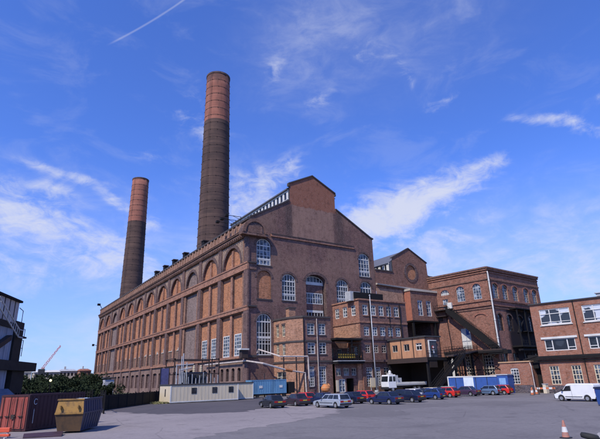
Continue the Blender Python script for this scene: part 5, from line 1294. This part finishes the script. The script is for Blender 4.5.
# ================================================================== VEHICLES
def car(kind, pm, plate=True):
    """built along +x (front at +x), centred at origin, wheels on z=0"""
    t = local_thing('parked_car', 'x', 'car')
    Lc = {'saloon': 4.35, 'hatch': 3.85, 'estate': 4.7}[kind]; hw = .82; f, rb = Lc / 2, -Lc / 2
    wx = (f - .78, rb + (.78 if kind != 'saloon' else .92)); wr = .29
    zb = .86
    prof = [(rb, .34), (rb + .02, .60), (rb + .06, zb - .03)]
    if kind == 'saloon': prof += [(rb + .75, zb + .03)]
    prof += [(rb + 1.2, zb + .02), (f - 1.35, zb - .02), (f - .25, .68), (f - .02, .56), (f, .34)]
    bot = []
    for cx in (wx[0], wx[1]):
        bot += [(cx + .36 * math.cos(PI * i / 8), .24 + .40 * math.sin(PI * i / 8)) for i in range(9)]
    poly = prof + [(f - .1, .22)] + bot[:9] + bot[9:] + [(rb + .1, .22)]
    q = MB(); fr = Fr((0, 0), 0)
    q.prism(fr, poly, -hw, hw)
    q.build('body', pm, t, bevel=.045)
    # greenhouse
    if kind == 'saloon': A_ = (rb + .62, rb + 1.15, f - 2.0, f - 1.28)
    elif kind == 'hatch': A_ = (rb + .05, rb + .55, f - 1.75, f - 1.05)
    else: A_ = (rb + .04, rb + .32, f - 2.0, f - 1.28)
    zt = 1.36 if kind != 'estate' else 1.40; bw, tw_ = hw - .05, hw - .20
    def gh(inset, zb_, zt_, e=0):
        x0, x1, x2, x3 = A_
        B = [(x0 + e, -bw + inset, zb_), (x3 - e, -bw + inset, zb_), (x3 - e, bw - inset, zb_), (x0 + e, bw - inset, zb_)]
        T = [(x1 + e, -tw_ + inset, zt_), (x2 - e, -tw_ + inset, zt_), (x2 - e, tw_ - inset, zt_), (x1 + e, tw_ - inset, zt_)]
        return B, T
    B, T = gh(0, zb - .02, zt); q = MB(); q.hull8(B + T); q.build('cabin', pm, t, bevel=.05)
    q = MB()
    def lerp(a, b, k): return Vector(a).lerp(Vector(b), k)
    def pane(b0, b1, t1, t0, off, u0, u1, v0=.14, v1=.86):
        P4 = []
        for u, v in ((u0, v0), (u1, v0), (u1, v1), (u0, v1)):
            lo = lerp(b0, b1, u); hi = lerp(t0, t1, u); P4.append(lo.lerp(hi, v) + Vector(off))
        q.face(P4)
    n_side = 3 if kind == 'estate' else 2
    cuts = [.05] + [.05 + .9 * (i + 1) / n_side for i in range(n_side)]
    for sy, (b0, b1, t1, t0) in ((-1, (B[0], B[1], T[1], T[0])), (1, (B[3], B[2], T[2], T[3]))):
        for i in range(n_side): pane(b0, b1, t1, t0, (0, sy * .012, .004), cuts[i] + .015, cuts[i + 1] - .015)
    pane(B[1], B[2], T[2], T[1], (.014, 0, .008), .07, .93, .06, .92); pane(B[0], B[3], T[3], T[0], (-.014, 0, .008), .07, .93, .10, .90)
    q.build('windows', M['carglass'], t)
    for cx in wx:
        for sy in (-1, 1):
            w = MB(); w.disc((cx, sy * (hw - .1), wr), (0, 1, 0), wr, .19, 18); wo = w.build('wheel', M['tyre'], t, bevel=.02)
            w = MB(); w.disc((cx, sy * (hw - .1) + sy * .097, wr), (0, 1, 0), wr * .62, .012, 14); w.disc((cx, sy * (hw - .1) + sy * .106, wr), (0, 1, 0), wr * .2, .012, 8); w.build('rim', M['rim'], wo)
    q = MB(); q.bx(rb - .06, rb + .14, -hw + .02, hw - .02, .32, .50); q.build('bumper', M['trim'], t, bevel=.03)
    q = MB(); q.bx(f - .12, f + .07, -hw + .02, hw - .02, .30, .48); q.build('bumper', M['trim'], t, bevel=.03)
    q = MB()
    for sy in (-1, 1): q.bx(wx[1] + .45, wx[0] - .45, sy * (hw + .012) - .012, sy * (hw + .012) + .012, .50, .55)
    q.build('side_strip', M['trim'], t)
    for sy in (-1, 1):
        q = MB(); q.bx(rb - .012, rb + .03, sy * (hw - .32) - .2, sy * (hw - .32) + .2, .58, .76); q.build('tail_light', M['redlens'], t)
        q = MB(); q.bx(f - .12, f + .01, sy * (hw - .28) - .17, sy * (hw - .28) + .17, .50, .63); q.build('headlight', M['headlamp'], t)
        q = MB(); q.bx(A_[3] - .42, A_[3] - .28, sy * (hw + .1) - .09, sy * (hw + .1) + .09, .90, 1.02); q.build('mirror', M['trim'], t)
    q = MB(); q.bx(rb - .075, rb - .062, -.26, .26, .40, .51) if kind == 'hatch' else q.bx(rb - .02, rb - .008, -.26, .26, .60, .71); q.build('number_plate', M['plate_y'], t)
    q = MB(); q.bx(f - .02, f + .015, -.45, .45, .50, .61); q.build('grille', M['trim'], t)
    q = MB(); q.bx(rb + .3, f - .3, -hw + .12, hw - .12, .18, .4); q.build('underbody', M['trim'], t)
    return t
PROTO = {}
def place(kind, colr, x, y, ang, lab):
    key = (kind, colr)
    if key in PROTO: o = copy_tree(PROTO[key])
    else: o = PROTO[key] = car(kind, P[colr])
    # x,y = contact point on the left side; shift the centre half a width to the right of heading
    a = R(ang); o.location = (x + math.sin(a) * .78, y - math.cos(a) * .78, 0.004); o.rotation_euler = (0, 0, a)
    tag(o, lab, 'car', 'cars parked in front of the power station'); return o
CARS = [
    ('saloon', 'black', -19.5, -43.0, 84, 'black saloon nearest the blue container, seen from behind with a yellow plate'),
    ('saloon', 'maroon', -15.7, -42.2, 86, 'very dark maroon saloon, second from the left in the row'),
    ('hatch', 'red', -12.2, -38.6, 90, 'red hatchback half hidden behind the silver estate and the maroon saloon'),
    ('estate', 'silver', -15.85, -49.7, 92, 'silver estate car parked out in front of the row'),
    ('saloon', 'navy', -9.2, -44.6, 92, 'dark navy saloon directly behind the right end of the silver estate'),
    ('hatch', 'red', -5.6, -42.6, 95, 'red hatchback behind the bonnet of the blue saloon'),
    ('saloon', 'blue', -8.3, -50.0, 97, 'mid-blue saloon in the middle of the row, seen side-on from behind'),
    ('saloon', 'navy', -3.9, -49.3, 96, 'dark navy saloon immediately right of the mid-blue saloon'),
    ('hatch', 'white', 1.2, -44.6, 96, 'white hatchback whose roof shows behind the navy and bright blue cars'),
    ('hatch', 'bright', 2.6, -47.2, 97, 'bright blue hatchback left of the red hatchback'),
    ('hatch', 'cream', 6.4, -43.0, 97, 'cream hatchback behind the bright blue one'),
    ('hatch', 'red', 7.7, -45.3, 98, 'red hatchback in the right half of the row, before the walkway stair'),
    ('hatch', 'mint', 12.0, -41.4, 98, 'pale green hatchback behind the red one, near the hoarding end'),
    ('saloon', 'purple', 12.3, -45.0, 100, 'dark purple saloon in front of the blue hoarding'),
    ('hatch', 'steelblue', 15.9, -46.3, 100, 'pale steel-blue hatchback before the white hoarding panel'),
    ('hatch', 'red', 17.6, -47.0, 100, 'red hatchback last in the row, against the small blue shed'),
    ('hatch', 'black', 9.6, -42.6, 98, 'black hatchback behind the gap between the red hatchback and the purple saloon'),
    ('hatch', 'black', 4.2, -43.6, 97, 'black hatchback roof showing behind the bright blue hatchback'),
    ('saloon', 'blue', -12.6, -43.2, 90, 'dark blue saloon between the maroon saloon and the silver estate, set back'),
    ('saloon', 'navy', -1.0, -45.2, 96, 'navy saloon roof showing between the mid-blue and navy saloons'),
]
for c in CARS: place(*c)

# white van, facing left
def van():
    t = local_thing('parked_van', 'small white panel van parked side-on before the offices at the right edge', 'van')
    f, rb, hw = 2.1, -2.15, .8
    wx = (f - .72, rb + .85); wr = .29
    poly = [(rb, .34), (rb + .0, 1.62), (rb + .12, 1.74), (.35, 1.76), (.62, 1.70), (1.20, 1.02), (1.85, .80), (2.08, .62), (2.1, .34), (2.0, .24)]
    for cx in wx: poly += [(cx + .36 * math.cos(PI * i / 8), .24 + .40 * math.sin(PI * i / 8)) for i in range(9)]
    poly += [(rb + .1, .24)]
    q = MB(); q.prism(Fr((0, 0), 0), poly, -hw, hw); q.build('body', P['white'], t, bevel=.06)
    q = MB()
    for sy in (-1, 1): q.face([(.22, sy * (hw + .006), 1.03), (1.12, sy * (hw + .006), 1.00), (.70, sy * (hw + .006), 1.52), (.22, sy * (hw + .006), 1.56)])
    q.face([(1.25, -.68, 1.03), (1.25, .68, 1.03), (.69, .62, 1.66), (.69, -.62, 1.66)]); q.build('windows', M['carglass'], t)
    for cx in wx:
        for sy in (-1, 1):
            w = MB(); w.disc((cx, sy * (hw - .1), wr), (0, 1, 0), wr, .19, 18); wo = w.build('wheel', M['tyre'], t, bevel=.02)
            w = MB(); w.disc((cx, sy * (hw - .1) + sy * .097, wr), (0, 1, 0), wr * .6, .012, 14); w.build('rim', M['rim'], wo)
    q = MB(); q.bx(f - .1, f + .06, -hw + .02, hw - .02, .26, .5); q.build('bumper', M['trim'], t, bevel=.03); q = MB(); q.bx(rb - .05, rb + .1, -hw + .02, hw - .02, .28, .46); q.build('bumper', M['trim'], t, bevel=.03)
    q = MB()
    for sy in (-1, 1): q.bx(wx[1] + .45, wx[0] - .45, sy * (hw + .012) - .012, sy * (hw + .012) + .012, .42, .48)
    q.bx(.17, .19, -hw - .006, hw + .006, .3, 1.6); q.build('side_strip', M['trim'], t)
    for sy in (-1, 1):
        q = MB(); q.bx(f - .1, f + .02, sy * .56 - .17, sy * .56 + .17, .56, .72); q.build('headlight', M['headlamp'], t)
        q = MB(); q.bx(1.05, 1.2, sy * (hw + .1) - .1, sy * (hw + .1) + .1, 1.02, 1.2); q.build('mirror', M['trim'], t)
        q = MB(); q.bx(rb - .02, rb, sy * .7 - .07, sy * .7 + .07, .8, 1.15); q.build('tail_light', M['redlens'], t)
    return t
v = van(); v.location = (6.2, -65.0, .004); v.rotation_euler = (0, 0, R(92))

# recovery truck
def truck():
    t = local_thing('flatbed_truck', 'white flatbed lorry with beacons on the cab, parked by the dark loading bay', 'lorry')
    q = MB(); q.prism(Fr((0, 0), 0), [(2.6, .7), (2.6, 2.0), (2.35, 3.2), (.6, 3.25), (.5, .7)], -1.15, 1.15); q.build('cab', P['white'], t, bevel=.1)
    q = MB()
    for sy in (-1, 1):
        q.face([(1.55, sy * 1.16, 1.95), (2.4, sy * 1.16, 1.95), (2.25, sy * 1.16, 2.9), (1.55, sy * 1.16, 2.9)]); q.face([(.75, sy * 1.16, 1.95), (1.35, sy * 1.16, 1.95), (1.35, sy * 1.16, 2.9), (.75, sy * 1.16, 2.9)])
    q.face([(2.63, -1.0, 1.95), (2.63, 1.0, 1.95), (2.42, .95, 2.95), (2.42, -.95, 2.95)]); q.build('windows', M['carglass'], t)
    q = MB(); q.bx(-7.4, .4, -1.15, 1.15, 1.15, 1.4); q.bx(-7.4, .45, -1.2, -1.1, 1.35, 1.75); q.bx(-7.4, .45, 1.1, 1.2, 1.35, 1.75); q.build('flatbed', M['white'], t)
    q = MB(); q.bx(.0, .45, -1.1, 1.1, 1.4, 3.1); q.bx(-1.4, -.2, -.5, .5, 1.4, 2.6); q.build('winch_frame', M['steel'], t)
    q = MB(); q.bx(.9, 1.4, -.6, .6, 3.3, 3.45); q.lathe((1.1, 0, 3.45), [(.3, 0), (.3, .35), (.15, .6), (0, .65)], 10); q.build('beacon', M['white'], t)
    q = MB(); q.bx(2.55, 2.75, -1.15, 1.15, .5, .95); q.bx(-7, 2.2, -.5, .5, .75, 1.1); q.build('chassis', M['trim'], t)
    for x in (1.5, -4.2, -5.3):
        for sy in (-1, 1):
            w = MB(); w.disc((x, sy * .95, .48), (0, 1, 0), .48, .32, 18); wo = w.build('wheel', M['tyre'], t); w = MB(); w.disc((x, sy * 1.115, .48), (0, 1, 0), .26, .015, 12); w.build('rim', M['rim'], wo)
    return t
tk = truck(); tk.location = (26.4, -16.4, 0); tk.rotation_euler = (0, 0, R(176)); tk.scale = (1.05, 1.05, 1.05)

# orange round thing = small mixer drum
t = local_thing('cement_mixer', 'orange cement mixer on a small dark frame behind the red car, by the annex', 'cement mixer')
q = MB(); q.tube([(-.55, 0, 1.1), (-.3, 0, 1.15), (.25, 0, 1.3), (.7, 0, 1.5)], .45, 14, cap=True); q.lathe((0, 0, .55), [(.35, 0), (.75, .25), (.82, .6), (.62, 1.0), (.38, 1.25), (.40, 1.32)], 16); q.build('drum', plain('worn_orange_drum', (.50, .17, .05), .7, .5, scale=2.5, dirt=(.30, .22, .12)), t)
q = MB(); q.tube([(-.6, -.6, 0), (0, 0, .8), (.6, -.6, 0)], .06, 6); q.tube([(-.6, .6, 0), (0, 0, .8), (.6, .6, 0)], .06, 6); q.disc((-.7, .65, .25), (0, 1, 0), .25, .1, 12); q.disc((-.7, -.65, .25), (0, 1, 0), .25, .1, 12); q.build('frame', M['trim'], t)
t.location = (8.0, -16.8, 0); t.scale = (1.1,) * 3

# cones etc
M['faded_orange'] = plain('faded_orange', (.42, .17, .12), .7, .5, scale=9, dirt=(.25, .17, .16))
def cone(s=1.0, lab='', loc=(0, 0, 0), mat='orange', grp='traffic cones by the offices'):
    t = local_thing('traffic_cone', lab, 'traffic cone', grp)
    q = MB(); q.lathe((0, 0, .04), [(.16, 0), (.125, .22), (.085, .45), (.045, .70), (.0, .71)], 16); q.build('cone', M[mat], t, smooth=False)
    q = MB(); q.lathe((0, 0, .04), [(.128, .21), (.132, .21), (.092, .43), (.088, .43)], 16); q.build('reflective_sleeve', M['white'], t)
    q = MB(); q.bx(-.2, .2, -.2, .2, 0, .045); q.build('base', M['trim'], t, bevel=.02)
    t.location = loc; t.scale = (s,) * 3; return t
c = cone(1.05, 'faded orange and white traffic cone standing alone in the foreground, bottom right', (-23.85, -80.1, 0), 'faded_orange'); c['group'] = ''; del c['group']
for i, (x, y, lab) in enumerate(((21.6, -50.2, 'orange cone farthest left in the cluster before the office wall'), (20.4, -51.6, 'orange cone in the middle of the cluster before the office wall'), (18.0, -52.4, 'orange cone nearest the van in the cluster before the office wall'))):
    cone(1.3, lab, (x, y, 0))
t = local_thing('road_barrier', 'low red and white road barrier between the cones and the office wall', 'barrier')
q = MB()
for i in range(6): q.bx(-1.2 + i * .4, -.8 + i * .4, -.04, .04, .7, .95, i % 2)
q.build('board', [M['orange'], M['white']], t); q = MB()
for x in (-1.0, 1.0): q.bx(x - .04, x + .04, -.04, .04, 0, .95); q.bx(x - .04, x + .04, -.35, .35, 0, .06)
q.build('leg', M['trim'], t); t.location = (20.6, -53.0, 0); t.rotation_euler = (0, 0, R(110))
t = local_thing('meter_box', 'small cream box standing by the office wall', 'box')
q = MB(); q.bx(-.35, .35, -.25, .25, 0, 1.3); q.build('case', M['cream'], t, bevel=.03); q = MB(); q.bx(-.4, .4, -.3, .3, 1.3, 1.38); q.build('lid', M['steel'], t); t.location = (23.6, -51.2, 0)
t = local_thing('wheelie_bin', 'blue bin cut by the right edge of the picture', 'bin')
q = MB(); q.prism(Fr((0, 0), 0), [(-.45, .1), (.45, .1), (.55, 1.45), (-.55, 1.45)], -.5, .5); q.build('body', M['bluedoor'], t, bevel=.04)
q = MB(); q.prism(Fr((0, 0), 0), [(-.6, 1.45), (.6, 1.45), (.55, 1.6), (-.5, 1.65)], -.55, .55); q.build('lid', M['blueskip'], t); q = MB()
for sy in (-.4, .4): q.disc((-.35, sy, .12), (0, 1, 0), .12, .1, 10)
q.build('wheel', M['tyre'], t); t.location = (-.35, -70.9, 0); t.rotation_euler = (0, 0, R(60))
# kerb rubble bottom right
t = local_thing('tyre', 'old black tyre lying at the bottom right edge', 'tyre')
q = MB()
for k in range(20):
    pass
q.lathe((0, 0, .12), [(.18, 0), (.22, -.1), (.34, -.1), (.38, 0), (.34, .1), (.22, .1), (.18, 0)], 22); q.build('carcass', M['tyre'], t, smooth=True); t.location = (-23.95, -81.4, .0); t.rotation_euler = (R(12), 0, R(30)); t.location = (-24.6, -81.6, .12)
for i, (x, y, s_) in enumerate(((-22.9, -81.3, .17), (-22.55, -81.4, .14), (-23.3, -81.8, .12), (-22.4, -81.0, .16))):
    t = local_thing('rubble_stone', ['grey stone lump right of the tyre, largest', 'small grey stone lump at the lower right corner', 'small grey stone in front of the tyre', 'grey stone lump farthest right by the picture edge'][i], 'stone', 'rubble at the bottom right corner')
    q = MB(); q.ball((0, 0, s_ * .5), s_, 9, sq=(1.3, 1, .7), jit=.4); q.build('lump', M['rubblem'], t); t.location = (x, y, 0); t.rotation_euler = (0, 0, i * 1.3)

# ================================================================== SKY, SUN, CAMERA
def world():
    w = bpy.data.worlds.new('World'); SC.world = w; w.use_nodes = True; nt = w.node_tree; bg = nt.nodes['Background']
    sk = N(nt, 'ShaderNodeTexSky'); sk.sky_type = 'NISHITA'; sk.sun_disc = False; sk.sun_elevation = R(50); sk.sun_rotation = R(247); sk.altitude = 0; sk.air_density = 1.0; sk.dust_density = .35; sk.ozone_density = 3.0
    tint = mixc(nt, 1.0, sk.outputs[0], (.94, 1.33, 2.52), 'MULTIPLY')
    tc = N(nt, 'ShaderNodeTexCoord').outputs['Generated']; sep = N(nt, 'ShaderNodeSeparateXYZ'); L(nt, tc, sep.inputs[0])
    az = math_(nt, 'MULTIPLY', math_(nt, 'ARCTAN2', sep.outputs[0], sep.outputs[1]), 180 / PI)
    el = math_(nt, 'MULTIPLY', math_(nt, 'ARCSINE', sep.outputs[2]), 180 / PI)
    # warp
    wn = N(nt, 'ShaderNodeTexNoise', inp={'Scale': 9.0, 'Detail': 4.0, 'Roughness': .55}); L(nt, tc, wn.inputs['Vector'])
    ws = N(nt, 'ShaderNodeSeparateColor'); L(nt, wn.outputs['Color'], ws.inputs[0])
    azw = math_(nt, 'ADD', az, math_(nt, 'MULTIPLY', math_(nt, 'SUBTRACT', ws.outputs[0], .5), 3.5))
    elw = math_(nt, 'ADD', el, math_(nt, 'MULTIPLY', math_(nt, 'SUBTRACT', ws.outputs[1], .5), 2.4))
    n1 = noise(nt, tc, 7.0, 9, .62, sc3=(1, 1, 2.2), dist=.6)
    n2 = noise(nt, tc, 22.0, 8, .65, sc3=(1, 1, 1.8), dist=.8)
    tex = math_(nt, 'ADD', math_(nt, 'MULTIPLY', n1, .6), math_(nt, 'MULTIPLY', n2, .4))
    blobs = BLOBS
    tot = None
    def gauss(A, E, a0, e0, sa, se, rot, amp):
        ca, sa_ = math.cos(R(rot)), math.sin(R(rot)); k = math.cos(R(e0))
        dx = math_(nt, 'MULTIPLY', math_(nt, 'SUBTRACT', A, a0), k); dy = math_(nt, 'SUBTRACT', E, e0)
        u = math_(nt, 'ADD', math_(nt, 'MULTIPLY', dx, ca / sa), math_(nt, 'MULTIPLY', dy, sa_ / sa))
        v_ = math_(nt, 'ADD', math_(nt, 'MULTIPLY', dx, -sa_ / se), math_(nt, 'MULTIPLY', dy, ca / se))
        q = math_(nt, 'ADD', math_(nt, 'MULTIPLY', u, u), math_(nt, 'MULTIPLY', v_, v_))
        return math_(nt, 'MULTIPLY', math_(nt, 'POWER', 2.718, math_(nt, 'MULTIPLY', q, -1.0)), amp)
    for b_ in blobs:
        g = gauss(azw, elw, *b_)
        tot = g if tot is None else math_(nt, 'ADD', tot, g)
    dens = math_(nt, 'ADD', math_(nt, 'MULTIPLY', math_(nt, 'SUBTRACT', tex, .515), 6.2), math_(nt, 'SUBTRACT', tot, .42))
    dens = math_(nt, 'MULTIPLY', math_(nt, 'MULTIPLY', ramp(nt, dens, -.45, 1.6), ramp(nt, tot, .02, .55)), .92)
    vt = None
    for (a0, e0, sa, se, rot, amp) in VEILS:
        g = gauss(az, el, a0, e0, sa, se, rot, amp); vt = g if vt is None else math_(nt, 'ADD', vt, g)
    vt = math_(nt, 'MULTIPLY', vt, math_(nt, 'ADD', .35, math_(nt, 'MULTIPLY', ramp(nt, tex, .36, .66), .9)))
    # faint high veil everywhere low down + contrail
    veil = math_(nt, 'MULTIPLY', math_(nt, 'SUBTRACT', 1.0, ramp(nt, el, 2.0, 26.0)), math_(nt, 'ADD', .06, math_(nt, 'MULTIPLY', ramp(nt, n1, .4, .65), .22)))
    veil2 = math_(nt, 'MULTIPLY', ramp(nt, n1, .5, .72), .10)
    # contrail between (az 7.9, el 36.7) and (az 16.8, el 42.5)
    ux, uy = (16.8 - 7.9) * .77, 42.5 - 36.7; ll = math.hypot(ux, uy); ux /= ll; uy /= ll
    dx = math_(nt, 'MULTIPLY', math_(nt, 'SUBTRACT', az, 7.9), .77); dy = math_(nt, 'SUBTRACT', el, 36.7)
    al = math_(nt, 'ADD', math_(nt, 'MULTIPLY', dx, ux), math_(nt, 'MULTIPLY', dy, uy)); ac = math_(nt, 'ADD', math_(nt, 'MULTIPLY', dx, -uy), math_(nt, 'MULTIPLY', dy, ux))
    ct = math_(nt, 'MULTIPLY', math_(nt, 'SUBTRACT', 1.0, ramp(nt, math_(nt, 'ABSOLUTE', ac), .0, .16)), math_(nt, 'MULTIPLY', ramp(nt, al, -.3, 1.5), math_(nt, 'SUBTRACT', 1.0, ramp(nt, al, 9.0, 12.0))))
    ct = math_(nt, 'MULTIPLY', ct, .24)
    base_ = math_(nt, 'ADD', math_(nt, 'ADD', vt, veil), math_(nt, 'ADD', veil2, ct), clamp=True)
    low = math_(nt, 'SUBTRACT', 1.0, ramp(nt, el, -2.0, 24.0))
    tint = mixc(nt, math_(nt, 'MULTIPLY', low, .50), tint, (3.9, 5.2, 8.6))
    d = math_(nt, 'SUBTRACT', 1.0, math_(nt, 'MULTIPLY', math_(nt, 'SUBTRACT', 1.0, dens), math_(nt, 'SUBTRACT', 1.0, base_)), clamp=True)
    col = mixc(nt, d, tint, CLOUDCOL)
    L(nt, col, bg.inputs[0]); bg.inputs[1].default_value = .095
# az, el, sigma along, sigma across, rotation, amplitude (all in degrees on the sky)
BLOBS = [(43.5, 17.9, 6.5, 2.7, 12, 1.6), (50.5, 20.4, 5.0, 1.8, 20, 1.25), (56.5, 22.6, 4.2, 1.0, 24, .8), (40.0, 16.4, 4.0, 2.6, 0, .9), (52, 15.5, 7, 2.0, 35, .45),
         (64.0, 26.4, 3.4, .6, -20, 1.0), (68.5, 24.2, 4.0, 1.0, -28, 1.05), (71.0, 27.0, 1.2, .8, 0, .6),
         (28.8, 22.4, 3.6, 2.6, 20, 1.1), (25.5, 19.3, 3.4, 2.4, 30, .8), (32.5, 25.0, 2.0, 1.0, 40, .45),
         (5.0, 22.2, 4.5, .65, -6, .75), (10.8, 20.2, 3.4, .55, -26, .7), (4.6, 20.2, 2.0, .9, -10, .85), (-1.0, 19.0, 4.0, 1.8, -10, .8), (3.0, 16.6, 7.0, 2.6, -6, .68), (9.0, 13.6, 6.0, 2.8, -8, .64), (13.5, 13.2, 3.2, 1.3, 0, .62), (14.5, 17.8, 2.0, 1.2, 0, .6), (2, 11.5, 6, 1.4, -20, .5),
         (30.3, 36.4, 1.8, 1.2, 60, .55), (37.0, 33.0, 2.6, .9, 20, .52), (19.8, 31.6, 3.0, 2.0, 50, .5), (21.5, 28.5, 2.0, 2.4, 60, .45), (53.5, 30.6, 3.4, .7, 14, .5), (49.0, 34.5, 2.6, .8, -60, .5), (14.0, 25.6, 2.2, .7, 0, .42), (43.0, 37.5, 3, 1.6, 0, .45), (16.5, 10.8, 2, 1.5, 0, .5)]
VEILS = [(47, 39, 12, 6, 10, .17), (66, 11.5, 14, 5.0, 0, .5), (52, 14, 7, 3.5, 30, .30), (6, 15, 12, 6, 0, .12), (27, 21, 6, 4, 20, .22), (36, 43, 8, 5, 60, .14)]
CLOUDCOL = (7.2, 7.6, 9.3)
world()
sun = bpy.data.lights.new('sun', 'SUN'); sun.energy = 4.7; sun.angle = R(.5); sun.color = (1.0, .92, .78)
so = bpy.data.objects.new('sun', sun); COL.objects.link(so)
azs, els = R(247), R(49)
sd = Vector((math.sin(azs) * math.cos(els), math.cos(azs) * math.cos(els), math.sin(els)))
so.rotation_euler = sd.to_track_quat('Z', 'Y').to_euler(); so.location = (-80, -60, 120)

cam = bpy.data.cameras.new('camera'); co = bpy.data.objects.new('camera', cam); COL.objects.link(co); SC.camera = co
cam.sensor_width = 36; cam.sensor_fit = 'HORIZONTAL'; cam.lens = 36 * 471.85 / 600; cam.clip_end = 6000; cam.clip_start = .1
y_, p_, r__ = R(33.5745), R(18.6968), R(-1.66298)
fwd = Vector((math.sin(y_) * math.cos(p_), math.cos(y_) * math.cos(p_), math.sin(p_))); rt = Vector((math.cos(y_), -math.sin(y_), 0)); up = rt.cross(fwd)
rt2 = math.cos(r__) * rt + math.sin(r__) * up; up2 = -math.sin(r__) * rt + math.cos(r__) * up
mw = Matrix((( rt2.x, up2.x, -fwd.x, -47.886), (rt2.y, up2.y, -fwd.y, -93.903), (rt2.z, up2.z, -fwd.z, 3.0), (0, 0, 0, 1)))
co.matrix_world = mw
SC.view_settings.view_transform = 'Standard'; SC.view_settings.look = 'None'; SC.view_settings.exposure = 0; SC.view_settings.gamma = 1
